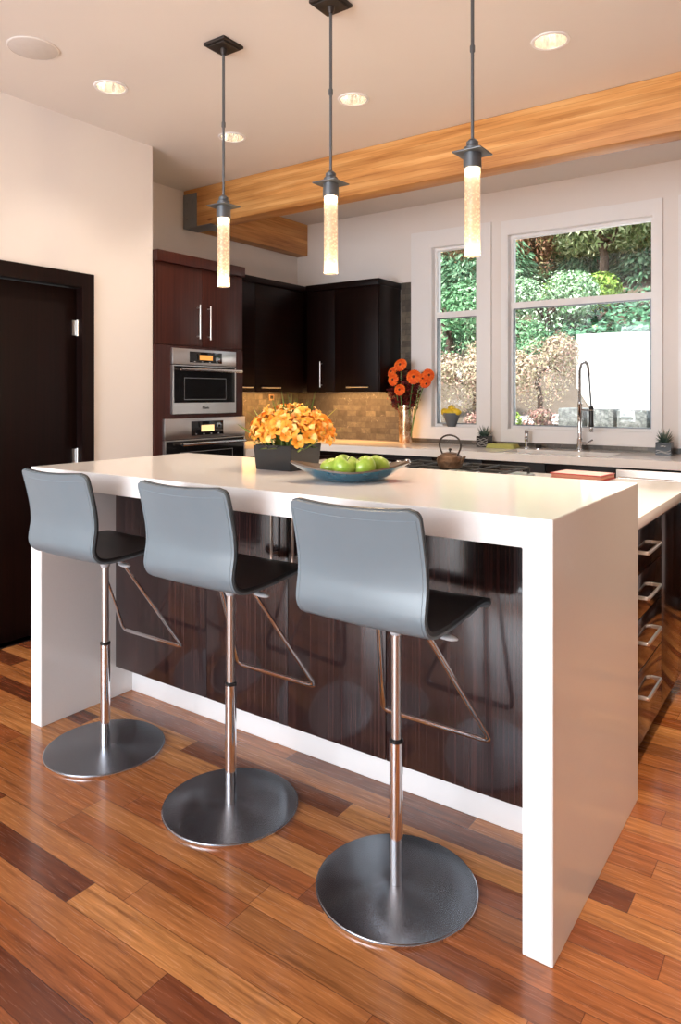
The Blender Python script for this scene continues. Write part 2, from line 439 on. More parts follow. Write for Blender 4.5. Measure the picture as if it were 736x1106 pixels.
# ceiling light cans
for k, (x, y) in enumerate(cans):
    t = thing('recessed_downlight', (x, y, CZ), ['recessed ceiling downlight nearest the round speaker grille', 'recessed ceiling downlight between the middle and right pendants, near the beam',
        'recessed ceiling downlight just behind the rod of the left pendant', 'recessed ceiling downlight at the right, biggest in view', 'added out-of-view ceiling downlight over the far end of the right aisle', 'added out-of-view ceiling downlight over the near end of the right aisle'][k], 'ceiling light', 'recessed downlights in the ceiling')
    b = bmesh.new(); lathe(b, [(.073, 0), (.086, -.001), (.086, -.005), (.072, -.006), (.072, 0)], 40, closed=False); 
    b2 = bmesh.new(); lathe(b2, [(.088, -.0005), (.086, -.005), (.074, -.006), (.072, -.0005)], 40, closed=True); b.free(); obj('trim_ring', b2, 'trim', t)
    b = bmesh.new(); lathe(b, [(.0715, -.004), (.068, .03), (.055, .07), (.038, .10), (.041, .10), (.058, .07), (.071, .03), (.0735, -.003)], 40, closed=True); obj('reflector', b, 'can', t)
    b = bmesh.new(); lathe(b, [(0, .050), (.018, .056), (.032, .075), (.037, .095), (0, .1)], 24); obj('bulb', b, 'canbulb', t)
t = thing('ceiling_speaker', (-3.11, 1.893, CZ), 'flat round white speaker grille in the ceiling at far left', 'speaker')
b = bmesh.new(); lathe(b, [(0, -.006), (.105, -.006), (.11, -.004), (.11, -.0005), (0, -.0005)], 48); obj('grille', b, plain('speaker_grille', (.60, .56, .53), .7), t)
b = bmesh.new(); lathe(b, [(.1105, -.0005), (.1105, -.006), (.116, -.004), (.116, -.0005)], 48, closed=True); obj('rim', b, 'ceiling', t)

# beams
t = thing('ceiling_beam', (-1, 3.985, 2.7), 'long fir beam running under the ceiling parallel to the window wall', 'beam')
b = bmesh.new(); bx(b, -3.3, 5.19, -.075, .075, .0, .298, .004); obj('timber', b, 'beamX', t)
b = bmesh.new(); bx(b, -3.3+.005, -3.3+.155, -.083, -.0755, -.0075, .262, .001); bx(b, -3.3+.005, -3.3+.30, -.0752, .0752, -.0075, -.0005, .001)
for z in (.06, .19):
    for x in (-3.25, -3.19): sweep(b, [(x, -.08, z), (x, -.09, z)], .011, n=6)
obj('steel_bracket', b, 'steelgrey', t)
t = thing('ceiling_beam', (-4.245, 4.72, 2.7), 'short fir beam on the left wall above the wall cabinets', 'beam')
b = bmesh.new(); bx(b, -.063, .063, -.655, .659, 0, .298, .004); obj('timber', b, 'beamY', t)
b = bmesh.new(); bx(b, .0635, .07, -.65, -.49, .001, .09, .001); obj('steel_bracket', b, 'steelgrey', t)

# backsplash tile (fixed to the walls)
b = bmesh.new(); slab(b, rect(XL, -3.04, .957, 1.388) if False else [(XL+.011, .957), (-3.037, .957), (-3.037, 2.345), (-3.14, 2.345), (-3.14, 1.388), (XL+.011, 1.388)], [], WY-.011, WY-.0005, 'y')
bx(b, -3.037, 1.2, WY-.011, WY-.0005, .957, .994)
tag(obj('trim_1', b, 'tile', smooth=0), kind='structure')
b = bmesh.new(); bx(b, XL+.0005, XL+.011, 3.95, WY-.0005, .957, 1.388); tag(obj('trim_2', b, 'tile', smooth=0), kind='structure')
b = bmesh.new(); bx(b, XD, XD+.012, 2.64, 3.075, 0, .09, .003); tag(obj('baseboard_left', b, 'trim'), kind='structure')

# ------------------------------------------------------------------ oven tower
OX = -3.68
t = thing('oven_cabinet', (OX, 3.5, 0), 'tall dark red wooden cabinet holding the two stainless ovens', 'cabinet')
b = bmesh.new()
y0, y1 = -.40, .435
for a, c in ((y0, y0+.02), (y1-.02, y1)): bx(b, -.61, -.022, a, c, .0, 2.25, .001)
bx(b, -.61, -.59, y0+.02, y1-.02, 0, 2.25)
for z in (.0, .10, 1.216, 1.70, 2.23): bx(b, -.59, -.03, y0+.02, y1-.02, z, z+.012)
obj('carcass', b, 'mahog', t)
b = bmesh.new()
slab(b, rect(y0, y1, .10, 1.70), [rect(-.33, .43, .45, 1.205), rect(-.262, .330, 1.232, 1.675)], -.022, 0, 'x'); obj('face_frame', b, 'mahog', t)
boxo('toe_kick', (-.1, -.06, y0+.02, y1-.02, .001, .10), 'blackplastic', t)
boxo('crown', (-.61, .022, y0, y1+.005, 2.252, 2.325), 'mahog', t, .003)
for a, c, hy in ((y0+.003, .0205, -.028), (.0245, y1-.003, .073)):
    d = boxo('door', (-.021, .0, a, c, 1.705, 2.25), 'mahog', t)
    bar_handle('handle', (.032, hy, 1.755), (.032, hy, 1.995), (-.032, 0, 0), .0055, 'nickel', d)

def oven(name, loc, w, h, label, pan, disp, hl, body_low, dm):
    """front plane at local x=0 .. +.02, centred on y, base z=0"""
    t = thing(name, loc, label, 'oven')
    b = bmesh.new(); bx(b, -.53, .0, -w/2+.016, w/2-.016, .02, h-.016, .002); obj('body', b, 'blackplastic', t)
    b = bmesh.new(); bx(b, .001, .024, -w/2, w/2, h-pan, h, .002)
    bp = obj('control_panel', b, 'stainless', t)
    b = bmesh.new(); bx(b, .0242, .026, disp[0], disp[1], h-pan*.86, h-pan*.16, .0008); fp = obj('display_panel', b, 'blackglass', bp)
    b = bmesh.new(); m = (disp[0]+disp[1])/2; q = (disp[1]-disp[0])*.2; bx(b, .0262, .027, m-q, m+q, h-pan*.68, h-pan*.36); obj('display', b, dm, fp, 0)
    for k in range(4):
        b = bmesh.new(); yy = disp[0]+(disp[1]-disp[0])*(.15+.23*k); bx(b, .0262, .0275, yy-.006, yy+.006, h-pan*.82, h-pan*.78); obj('button', b, 'greyplastic', bp, 0)
    lo = body_low
    b = bmesh.new(); slab(b, rect(-w/2, w/2, 0, h-pan-.006), [rect(-w/2+(.0 if lo else .0)+.028, w/2-.012, max(lo, .03), h-pan-.03)], .001, .022, 'x')
    dr = obj('door', b, 'stainless', t)
    b = bmesh.new(); bx(b, .012, .0225, -w/2+.012, w/2-.012, max(lo, .03), h-pan-.012, .001); obj('door_glass', b, 'blackglass', dr, 0)
    b = bmesh.new(); slab(b, rect(-w*.33, w*.33, max(lo, .03)+.02, h-pan-.09), [rect(-w*.325, w*.325, max(lo, .03)+.024, h-pan-.094)], .0227, .0231, 'x'); obj('glass_border', b, 'steelgrey', dr, 0)
    b = bmesh.new(); sweep(b, [(.066, hl[0], h-pan-.036), (.066, hl[1], h-pan-.036)], .0105, n=16)
    for yy in (hl[0]+.02, hl[1]-.02): sweep(b, [(.066, yy, h-pan-.036), (.022, yy, h-pan-.036)], .009, n=12)
    obj('handle', b, 'rimsteel', dr)
    return t, dr
t1, dr = oven('wall_oven', (OX, 3.534, 1.236), .61, .447, 'smaller upper stainless wall oven with full black glass door', .108, (-.155, .155), (-.27, .32), .076, 'display')
# maker's lettering on the lower door strip
cu = bpy.data.curves.new('maker_lettering', 'FONT'); cu.body = 'Miele'; cu.size = .03; cu.align_x = 'CENTER'; cu.extrude = .0006
tmp = bpy.data.objects.new('tmp', cu); COL.objects.link(tmp); bpy.context.view_layer.update()
me = bpy.data.meshes.new_from_object(tmp.evaluated_get(bpy.context.evaluated_depsgraph_get())); bpy.data.objects.remove(tmp)
me.materials.clear(); me.materials.append(M['blackplastic'])
lo = bpy.data.objects.new('maker_lettering', me); COL.objects.link(lo); lo.parent = dr; lo.rotation_euler = (PI/2, 0, PI/2); lo.location = (.0228, .0, .030)
oven('wall_oven', (OX, 3.549, .455), .775, .75, 'larger lower stainless wall oven, cut off by the bar top', .140, (-.155, .155), (-.27, .35), .0, 'display2')

# ------------------------------------------------------------------ wall cabinets
t = thing('wall_cabinet', (XL, 4.5, 1.388), 'near-black wall cabinet beside the oven tower with two lift-up doors', 'cabinet')
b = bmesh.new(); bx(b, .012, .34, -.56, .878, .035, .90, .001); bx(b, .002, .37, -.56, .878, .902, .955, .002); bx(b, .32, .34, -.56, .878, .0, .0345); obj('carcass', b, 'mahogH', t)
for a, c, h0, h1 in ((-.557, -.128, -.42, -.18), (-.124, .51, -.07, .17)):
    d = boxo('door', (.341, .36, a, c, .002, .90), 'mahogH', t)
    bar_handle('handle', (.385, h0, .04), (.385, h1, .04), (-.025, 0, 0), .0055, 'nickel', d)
boxo('under_cabinet_light', (.14, .20, -.35, .55, .0225, .0345), 'striplight', t, 0, 0)
t = thing('wall_cabinet', (-3.545, WY, 1.388), 'near-black wall cabinet on the window wall with upright door handle', 'cabinet')
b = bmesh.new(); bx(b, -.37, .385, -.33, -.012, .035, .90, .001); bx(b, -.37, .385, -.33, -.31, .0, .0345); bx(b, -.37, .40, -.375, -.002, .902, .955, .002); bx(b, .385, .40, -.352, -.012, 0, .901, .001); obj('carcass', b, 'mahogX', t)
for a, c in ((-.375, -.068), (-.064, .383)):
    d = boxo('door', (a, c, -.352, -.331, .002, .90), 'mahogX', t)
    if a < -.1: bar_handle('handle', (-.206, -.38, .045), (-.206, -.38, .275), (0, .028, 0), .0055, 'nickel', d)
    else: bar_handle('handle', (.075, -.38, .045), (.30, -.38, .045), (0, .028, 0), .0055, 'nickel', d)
boxo('under_cabinet_light', (-.30, .34, -.20, -.14, .0225, .0345), 'striplight', t, 0, 0)
def area(name, loc, rot, sx, sy, power, color, spread=180):
    l = bpy.data.lights.new(name, 'AREA'); l.shape = 'RECTANGLE'; l.size = sx; l.size_y = sy; l.energy = power; l.color = color; l.spread = R(spread)
    o = bpy.data.objects.new(name, l); COL.objects.link(o); o.location = loc; o.rotation_euler = rot; return o
area('strip_light_left', (-4.14, 4.6, 1.406), (0, 0, 0), .05, .9, 4.6, (1, .50, .15))
area('strip_light_window', (-3.5, 5.21, 1.406), (0, 0, 0), .7, .05, 4.4, (1, .50, .15))

# ------------------------------------------------------------------ counters along the walls
RZ = .955
sx0, sx1, sy0, sy1 = -2.02, -1.26, 4.86, 5.20
b = bmesh.new()
slab(b, [(XL+.002, 3.95), (-3.665, 3.95), (-3.665, 4.75), (1.2, 4.75), (1.2, WY-.002), (XL+.002, WY-.002)], [rect(sx0, sx1, sy0, sy1)], RZ-.055, RZ)
tag(obj('worktop', b, 'quartz', smooth=30), 'white L-shaped worktop running along the window wall under the sink', 'worktop')
def base_cab(loc, w, fronts, label, mat='mahogX'):
    t = thing('base_cabinet', loc, label, 'cabinet')
    boxo('body', (0, w, .022, .58, .10, .898), mat, t); boxo('toe_kick', (.0, w, .07, .57, .001, .10), 'blackplastic', t)
    for x0, x1, z0, z1 in fronts:
        d = boxo('door' if z1-z0 > .4 else 'drawer', (x0, x1, 0, .021, z0, z1), mat, t)
        bar_handle('handle', ((x0+x1)/2-.08, -.028, z1-.05), ((x0+x1)/2+.08, -.028, z1-.05), (0, .028, 0), .005, 'nickel', d)
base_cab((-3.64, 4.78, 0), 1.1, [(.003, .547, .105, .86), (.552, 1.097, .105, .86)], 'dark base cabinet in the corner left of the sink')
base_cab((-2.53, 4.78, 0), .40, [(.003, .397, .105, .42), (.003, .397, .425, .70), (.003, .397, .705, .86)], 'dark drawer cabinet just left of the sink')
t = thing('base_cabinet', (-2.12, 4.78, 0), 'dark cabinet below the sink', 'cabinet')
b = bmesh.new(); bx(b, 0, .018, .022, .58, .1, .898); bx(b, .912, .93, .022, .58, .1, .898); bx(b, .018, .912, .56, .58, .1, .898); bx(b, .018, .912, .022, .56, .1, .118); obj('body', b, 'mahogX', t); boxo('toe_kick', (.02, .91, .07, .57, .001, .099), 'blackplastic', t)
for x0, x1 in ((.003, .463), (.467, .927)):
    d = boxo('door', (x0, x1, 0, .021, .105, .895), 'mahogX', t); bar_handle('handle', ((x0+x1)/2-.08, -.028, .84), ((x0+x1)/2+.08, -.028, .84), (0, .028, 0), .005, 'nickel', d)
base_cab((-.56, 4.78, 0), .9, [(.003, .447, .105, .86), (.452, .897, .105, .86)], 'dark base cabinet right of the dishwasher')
t = thing('base_cabinet', (-3.70, 4.36, 0), 'dark base cabinet between oven tower and corner', 'cabinet', rz=PI/2)
boxo('body', (-.40, .35, .0, .58, .10, .898), 'mahogX', t); boxo('toe_kick', (-.39, .34, .05, .57, .001, .099), 'blackplastic', t)
t = thing('dishwasher', (-1.185, 4.76, 0), 'stainless dishwasher with a full-width bar handle under the worktop', 'dishwasher')
boxo('body', (.004, .606, .024, .58, .08, .885), 'blackplastic', t); boxo('door', (.002, .608, 0, .022, .10, .886), 'stainless', t, .003)
boxo('toe_kick', (.01, .6, .07, .5, .001, .079), 'blackplastic', t)
bar_handle('handle', (.03, -.045, .835), (.58, -.045, .835), (0, .045, 0), .011, 'rimsteel', t)

# sink
t = thing('kitchen_sink', ((sx0+sx1)/2, (sy0+sy1)/2, RZ-.056), 'undermount stainless sink in the worktop before the large window', 'sink')
b = bmesh.new(); hw, hd = (sx1-sx0)/2-.002, (sy1-sy0)/2-.002
def ringbox(z, e): return [b.verts.new(p) for p in ((-hw+e, -hd+e, z), (hw-e, -hd+e, z), (hw-e, hd-e, z), (-hw+e, hd-e, z))]
rs = [ringbox(.02, 0), ringbox(-.17, .004), ringbox(-.19, .03)]
ro = [ringbox(.02, -.0015), ringbox(-.172, -.001), ringbox(-.196, .02)]
for S in (rs, ro):
    for a, c in zip(S, S[1:]):
        for i in range(4): b.faces.new((a[i], a[(i+1) % 4], c[(i+1) % 4], c[i]))
    b.faces.new(S[-1])
for i in range(4): b.faces.new((rs[0][i], rs[0][(i+1) % 4], ro[0][(i+1) % 4], ro[0][i]))
obj('basin', b, 'stainless', t)
b = bmesh.new(); lathe(b, [(0, -.188), (.03, -.188), (.044, -.186), (.045, -.1895), (0, -.1895)], 28); obj('drain', b, 'chrome', t)

# spring faucet
t = thing('spring_faucet', (-1.565, 5.27, RZ), 'tall chrome spring faucet with black spray grip before the large window', 'faucet')
b = bmesh.new(); lathe(b, [(0, 0), (.029, 0), (.029, .006), (.022, .012), (.021, .085), (.017, .09), (.0145, .095), (.0145, .33), (.017, .335), (.017, .35), (0, .35)], 32)
obj('column', b, 'chrome', t)
b = bmesh.new(); sweep(b, [(.015, 0, .055), (.05, -.01, .055)], .011, n=14); sweep(b, [(.05, -.01, .055), (.058, -.012, .06), (.10, -.035, .085)], .006, n=10); obj('lever', b, 'chrome', t)
arch = [Vector((0, 0, .34+.03*i)) for i in range(9)]
for k in range(1, 17):
    a = PI*k/16; arch.append(Vector((.036-.036*math.cos(a), -.012*(1-math.cos(a))/2*2, .58+.055*math.sin(a)*1.35)))
for k in range(1, 10): arch.append(Vector((.072+.002*k, -.024, .58-.03*k)))
# resample
def resample(p, n):
    L = [0]
    for a, c in zip(p, p[1:]): L.append(L[-1]+(c-a).length)
    out = []; j = 0
    for i in range(n):
        s = L[-1]*i/(n-1)
        while j < len(L)-2 and L[j+1] < s: j += 1
        out.append(p[j].lerp(p[j+1], (s-L[j])/(L[j+1]-L[j])))
    return out
ap = resample(arch, 90)
b = bmesh.new(); sweep(b, ap, .0065, n=10); obj('hose', b, 'rodgrey', t)
coil = []; NT_ = 46; cp = resample(arch[:26], NT_*12+1); prev = Vector((1, 0, 0))
for i, p in enumerate(cp):
    tg = (cp[min(i+1, len(cp)-1)]-cp[max(i-1, 0)]).normalized(); s = (prev-tg*prev.dot(tg)).normalized(); prev = s; u = tg.cross(s)
    a = 2*PI*i/12; coil.append(p+(s*math.cos(a)+u*math.sin(a))*.0125)
b = bmesh.new(); sweep(b, coil, .0024, n=5); obj('spring', b, 'chrome', t)
b = bmesh.new(); lathe(b, [(0, .175), (.016, .175), (.019, .19), (.0165, .21), (.0165, .32), (.012, .33), (0, .33)], 24, (.09, -.024, 0)); obj('spray_grip', b, 'blackplastic', t)
b = bmesh.new(); lathe(b, [(0, .14), (.0135, .14), (.015, .15), (.0145, .174), (0, .174)], 24, (.09, -.024, 0)); obj('spray_nozzle', b, 'chrome', t)
b = bmesh.new(); sweep(b, [(0, 0, .30), (.088, -.024, .30)], .006, n=10); sweep(b, [Vector((.09+.021*math.cos(a), -.024+.021*math.sin(a), .30)) for a in [2*PI*i/16 for i in range(16)]], .0035, n=8, closed=True); obj('holder_arm', b, 'chrome', t)

t = thing('soap_dispenser', (-1.975, 5.285, RZ), 'slim chrome soap dispenser standing left of the sink', 'soap dispenser')
b = bmesh.new(); lathe(b, [(0, 0), (.022, 0), (.022, .006), (.012, .012), (.011, .05), (0, .05)], 24); obj('base', b, 'rimsteel', t)
b = bmesh.new(); lathe(b, [(0, .051), (.013, .051), (.016, .06), (.016, .135), (.012, .142), (0, .143)], 24); sweep(b, [(0, 0, .128), (.02, -.045, .124)], .006, n=10); obj('pump_head', b, 'chrome', t)
t = thing('sink_knob', (-1.88, 5.285, RZ), 'short dark round sink control knob right of the soap dispenser', 'knob')
b = bmesh.new(); lathe(b, [(0, 0), (.03, 0), (.03, .006), (.02, .01), (0, .01)], 24); obj('flange', b, 'chrome', t)
b = bmesh.new(); lathe(b, [(0, .0105), (.024, .0105), (.026, .03), (.02, .035), (0, .035)], 24); obj('cap', b, 'bronze', t)

# folded cloth
t = NT('folded_green_cloth'); t.col(t.mix(t.noise(t.pos(), 120, 2), (.42, .43, .12), (.58, .58, .2))); t.set(Roughness=.9); M['cloth'] = t.m
b = bmesh.new()
for k in range(4): bx(b, -.115+.003*k, .112-.004*k, -.075+.002*k, .075-.003*k, .0005+.0075*k, .0075+.0075*k, .0035, 3)
o = obj('dish_cloth', b, 'cloth', loc=(-2.14, 5.225, RZ)); tag(o, 'folded yellow-green dish cloth on the worktop beside a potted succulent', 'cloth'); o.rotation_euler.z = R(4)

# potted succulents
M['succulent'] = m_leaf('succulent_leaves', [(0, (.05, .09, .07)), (.5, (.09, .14, .11)), (1, (.17, .22, .17))])
M['potblack'] = plain('black_glazed_pot', (.012, .012, .013), .25)
M['potwhite'] = plain('white_pot_pattern', (.6, .58, .55), .4)
def succulent(loc, label, s=1, seed=1, mark=False):
    rnd = random.Random(seed)
    t = thing('potted_succulent', loc, label, 'plant', 'potted succulents on the worktop')
    b = bmesh.new(); w = .048*s; h = .085*s
    slab(b, rect(-w, w, -w, w), [rect(-w+.005, w-.005, -w+.005, w-.005)], 0, h); bx(b, -w+.005, w-.005, -w+.005, w-.005, .0, .01)
    p = obj('pot', b, 'potblack', t)
    b = bmesh.new(); bx(b, -w+.0055, w-.0055, -w+.0055, w-.0055, .0105, h-.008); obj('soil', b, 'bronze', t)
    b = bmesh.new()
    if mark:
        for (sx, sz) in ((-.012, .7), (0, .72), (.012, .69)): bx(b, (sx-.004)*s, (sx+.004)*s, -w-.0008, -w-.0001, (sz-.03)*h, (sz+.03)*h)
        for k in range(2): sweep(b, [(-w+.002+i*(2*w-.004)/10, -w-.0004, h*(.12+.13*k)+.006*math.sin(i*.55+k)*1.2+.0012*i) for i in range(11)], .0016, n=5)
    else:
        for k in range(5): sweep(b, [(-w+.002+i*(2*w-.004)/12, -w-.0004, h*(.12+.16*k)+.004*math.sin(i*.9+k*1.7)) for i in range(13)], .0014, n=5)
    obj('pot_pattern', b, 'potwhite', p)
    b = bmesh.new()
    for k in range(34):
        a = k*2.399; tilt = .12+.75*(k/34)*1.1; L = (.105-.045*k/34)*s*rnd.uniform(.85, 1.1)
        dr = Vector((math.cos(a)*math.sin(tilt), math.sin(a)*math.sin(tilt), math.cos(tilt)))
        side = dr.cross(Vector((0, 0, 1))).normalized() if tilt > .01 else Vector((1, 0, 0))
        p0 = Vector((math.cos(a)*.008, math.sin(a)*.008, h-.010)); up = side.cross(dr)
        v = [b.verts.new(p0-side*.004*s), b.verts.new(p0+side*.004*s), b.verts.new(p0+dr*L*.45+side*.007*s), b.verts.new(p0+dr*L+up*-.012*s), b.verts.new(p0+dr*L*.45-side*.007*s), b.verts.new(p0+dr*L*.4-up*.005*s)]
        b.faces.new((v[0], v[1], v[5])); b.faces.new((v[1], v[2], v[5])); b.faces.new((v[2], v[3], v[5])); b.faces.new((v[3], v[4], v[5])); b.faces.new((v[4], v[0], v[5])); b.faces.new((v[0], v[4], v[3], v[2], v[1]))
    obj('leaves', b, 'succulent', t, 0)
succulent((-2.312, 5.26, RZ), 'spiky succulent in a black square pot between the two windows', 1.0, 3)
succulent((-.985, 5.255, RZ), 'spiky succulent in a black square pot at the right end of the sill', 1.02, 5, True)

# ------------------------------------------------------------------ vase with gerberas
t = NT('mother_of_pearl_copper'); n = t.noise(t.pos((1, 1, .7)), 16, 3)
t.col(t.ramp(n, [(.3, (.22, .11, .05)), (.45, (.55, .33, .18)), (.55, (.85, .68, .5)), (.65, (.45, .22, .11)), (.75, (.6, .45, .32))]))
t.set(Metallic=.8, Roughness=.22); M['pearl'] = t.m
t = thing('flower_vase', (-3.003, 5.21, RZ), 'shiny copper and pearl cylinder vase under the gerberas', 'vase')
b = bmesh.new(); lathe(b, [(0, 0), (.050, 0), (.055, .02), (.058, .08), (.062, .15), (.060, .22), (.062, .325), (.058, .325), (.055, .22), (.056, .15), (.05, .02), (0, .015)], 40); obj('body', b, 'pearl', t)
GERB = (.88, .14, .012)
M['gerb'] = m_leaf('orange_gerbera_petals', [(0, (.80, .085, .008)), (.5, (.92, .14, .012)), (1, (.98, .22, .03))], .5)
M['gcent'] = plain('gerbera_centre', (.12, .02, .008), .8); M['stem'] = plain('green_stem', (.12, .22, .05), .5)
M['darkleaf'] = m_leaf('dark_red_foliage', [(0, (.045, .004, .006)), (.5, (.11, .008, .010)), (.85, (.19, .016, .014)), (1, (.08, .09, .02))])
def gerbera(idx, off, r, face, label):
    t = thing('gerbera', (-3.003+off[0], 5.21+off[1], RZ+off[2]+.085), label, 'flower', 'orange gerberas in the pearl vase')
    f = Vector(face).normalized(); q = f.to_track_quat('Z', 'Y').to_matrix().to_4x4()
    b = bmesh.new()
    for ring, (n, R0, z) in enumerate(((20, r*1.12, 0), (16, r*.86, .006), (12, r*.55, .010))):
        for k in range(n):
            a = 2*PI*(k+.5*ring)/n; w = R0*.19
            d = Vector((math.cos(a), math.sin(a), 0)); s = Vector((-d.y, d.x, 0))
            vs = [d*r*.12+Vector((0, 0, z)), d*R0*.55+s*w+Vector((0, 0, z+.006)), d*R0*.9+s*w*.7+Vector((0, 0, z+.003)), d*R0+Vector((0, 0, z-.002)), d*R0*.9-s*w*.7+Vector((0, 0, z+.003)), d*R0*.55-s*w+Vector((0, 0, z+.006))]
            b.faces.new([b.verts.new(v) for v in vs])
    bmesh.ops.transform(b, matrix=q, verts=b.verts); obj('petals', b, 'gerb', t, 0)
    b = bmesh.new(); lathe(b, [(0, .018), (r*.17, .016), (r*.26, .008), (r*.26, .004), (0, .004)], 20); bmesh.ops.transform(b, matrix=q, verts=b.verts); obj('centre', b, 'gcent', t)
    b = bmesh.new(); p0 = -f*.004; p3 = Vector((-off[0]*.82+.006*(idx-3), -off[1]*.8, -off[2]-.025)); 
    mid = p0.lerp(p3, .45)+Vector((-off[0]*.15, 0, .03)); pts = [(1-s)**2*p0+2*s*(1-s)*mid+s*s*p3 for s in [i/12 for i in range(13)]]
    sweep(b, pts, .0034, n=8); obj('stem', b, 'stem', t)
G = [((-.015, -.06, .578), .054, (.1, -1, .45), 'topmost orange gerbera of the bouquet'),
     ((-.105, -.05, .522), .046, (-.2, -1, .5), 'orange gerbera at the far left of the bouquet, facing up'),
     ((-.067, -.09, .455), .050, (-.1, -1, .1), 'orange gerbera at left of the bouquet, just below two others'),
     ((.008, -.11, .368), .046, (.15, -1, .25), 'lowest orange gerbera of the bouquet, near the vase rim'),
     ((.118, -.07, .475), .058, (.3, -1, .25), 'widest orange gerbera right of the bouquet middle'),
     ((.222, -.01, .49), .050, (.95, -.75, .1), 'orange gerbera at the far right, over the window casing'),
     ((.218, -.05, .425), .046, (.7, -.5, -.5), 'drooping orange gerbera at lower right, seen edge-on'),
     ((.178, -.03, .462), .042, (.6, -.9, .2), 'orange gerbera half hidden behind the widest one')]
for i, g in enumerate(G): gerbera(i, *g)
rnd = random.Random(4)
b = bmesh.new()
stems = []
for k in range(60):
    a = rnd.uniform(0, 2*PI); rr = rnd.uniform(.03, .17); h = rnd.uniform(.40, .62)
    p0 = Vector((rnd.uniform(-.02, .02), rnd.uniform(-.02, .02), .05)); p1 = Vector((math.cos(a)*rr*1.05, math.sin(a)*rr*.65, h))
    pts = [p0.lerp(p1, i/6)+Vector((0, 0, .05*math.sin(PI*i/6))) for i in range(7)]; sweep(b, pts, .0015, n=4)
    stems.append(pts)
    for q in range(24):
        s = rnd.uniform(.5, 1); c = p0.lerp(p1, s)+Vector((rnd.gauss(0, .018), rnd.gauss(0, .018), rnd.gauss(0, .018)+.05*math.sin(PI*s)))
        d = Vector((rnd.uniform(-1, 1), rnd.uniform(-1, 1), rnd.uniform(-.3, 1))).normalized()*.022; s2 = d.cross(Vector((rnd.uniform(-1, 1), rnd.uniform(-1, 1), rnd.uniform(-1, 1)))).normalized()*.008
        b.faces.new([b.verts.new(v) for v in (c-d, c+s2, c+d, c-s2)])
o = obj('dark_foliage', b, 'darkleaf', None, 0, (-3.003, 5.21, RZ)); tag(o, 'dark red leafy filler sprays among the gerberas in the vase', 'foliage', kind='stuff')

# lemons on the left sill
M['lemon'] = plain('lemon_peel', (.86, .60, .04), .4); M['bowlgrey'] = plain('grey_ceramic', (.12, .135, .15), .45)
LX, LY, LZ = -2.672, 5.405, 1.0995
t = thing('fruit_bowl', (LX, LY, LZ), 'small grey conical bowl on the left window sill', 'bowl')
b = bmesh.new(); lathe(b, [(0, 0), (.034, 0), (.036, .004), (.079, .115), (.075, .115), (.034, .012), (0, .010)], 40); obj('body', b, 'bowlgrey', t)
for k, (dx, dy, dz, rz, lab) in enumerate([(-.050, -.022, .118, .3, 'lemon at the left of the grey bowl'), (0, -.035, .116, 1.2, 'lemon at the front of the grey bowl'), (.048, -.02, .118, 2.0, 'lemon at the right of the grey bowl'),
      (.008, .036, .118, .2, 'lemon at the back of the grey bowl'), (.004, -.004, .146, .5, 'topmost lemon of the grey bowl')]):
    b = bmesh.new(); prof = [(0, -.043), (.006, -.041), (.012, -.036), (.022, -.024), (.029, 0), (.022, .024), (.012, .036), (.006, .041), (0, .043)]
    lathe(b, prof, 20); bmesh.ops.rotate(b, verts=b.verts, matrix=Matrix.Rotation(PI/2, 3, 'X')); bmesh.ops.rotate(b, verts=b.verts, matrix=Matrix.Rotation(rz, 3, 'Z'))
    o = obj('lemon', b, 'lemon', None, 60, (LX+dx, LY+dy, LZ+dz+.006)); o.scale = (1.15,)*3; tag(o, lab, 'lemon', 'lemons in the grey bowl')

# small things on the left counter
t = thing('glass_jar', (-4.02, 5.08, RZ), 'clear glass jar behind the orange flowers in the corner', 'jar')
b = bmesh.new(); lathe(b, [(0, 0), (.05, 0), (.053, .01), (.053, .13), (.045, .145), (.042, .145), (.05, .128), (.05, .012), (0, .008)], 32); obj('body', b, 'clearglass', t)
b = bmesh.new(); lathe(b, [(0, .146), (.047, .146), (.047, .155), (.02, .165), (.012, .175), (.016, .19), (0, .195)], 32); obj('lid', b, 'clearglass', t)
t = thing('power_outlet', (XL+.0115, 4.98, 1.345), 'small beige outlet in the tile under the left wall cabinet', 'outlet')
boxo('plate', (0, .005, -.035, .035, -.028, .028), plain('beige_plastic', (.42, .25, .13), .5), t); boxo('socket', (.0052, .007, -.02, .02, -.014, .014), 'bronze', t)
t = thing('tall_canister', (-3.80, 4.02, RZ), 'pale upright canister on the counter right against the oven tower', 'canister')
b = bmesh.new(); lathe(b, [(0, 0), (.04, 0), (.042, .006), (.042, .20), (.038, .208), (0, .208)], 32); obj('body', b, 'greyplastic', t)
b = bmesh.new(); lathe(b, [(0, .2085), (.043, .2085), (.043, .225), (.014, .232), (.014, .25), (0, .253)], 32); obj('lid', b, 'chrome', t)

# ------------------------------------------------------------------ island
IX0, IX1, IY0, IY1, IZ = -2.754, -.558, 1.665, 2.533, 1.0665
b = bmesh.new(); T = .075
slab(b, [(IX0, 0.0005), (IX0+T, 0.0005), (IX0+T, IZ-T), (IX1-T, IZ-T), (IX1-T, 0.0005), (IX1, 0.0005), (IX1, IZ), (IX0, IZ)], [], IY0, IY1, 'y')
bmesh.ops.dissolve_limit(b, angle_limit=.01, verts=b.verts, edges=b.edges)
bmesh.ops.recalc_face_normals(b, faces=b.faces)
bmesh.ops.bevel(b, geom=b.edges[:], offset=.0018, segments=2, affect='EDGES')
tag(obj('waterfall_bar_top', b, 'quartz', smooth=30), 'thick white waterfall bar top whose ends reach the floor', 'bar counter')
t = thing('island_cabinet', ((IX0+IX1)/2, 2.03, 0), 'dark striped wood cabinet panels under the white waterfall bar', 'cabinet')
cx = (IX0+IX1)/2; xa, xb = IX0+T+.001-cx, IX1-T-.001-cx
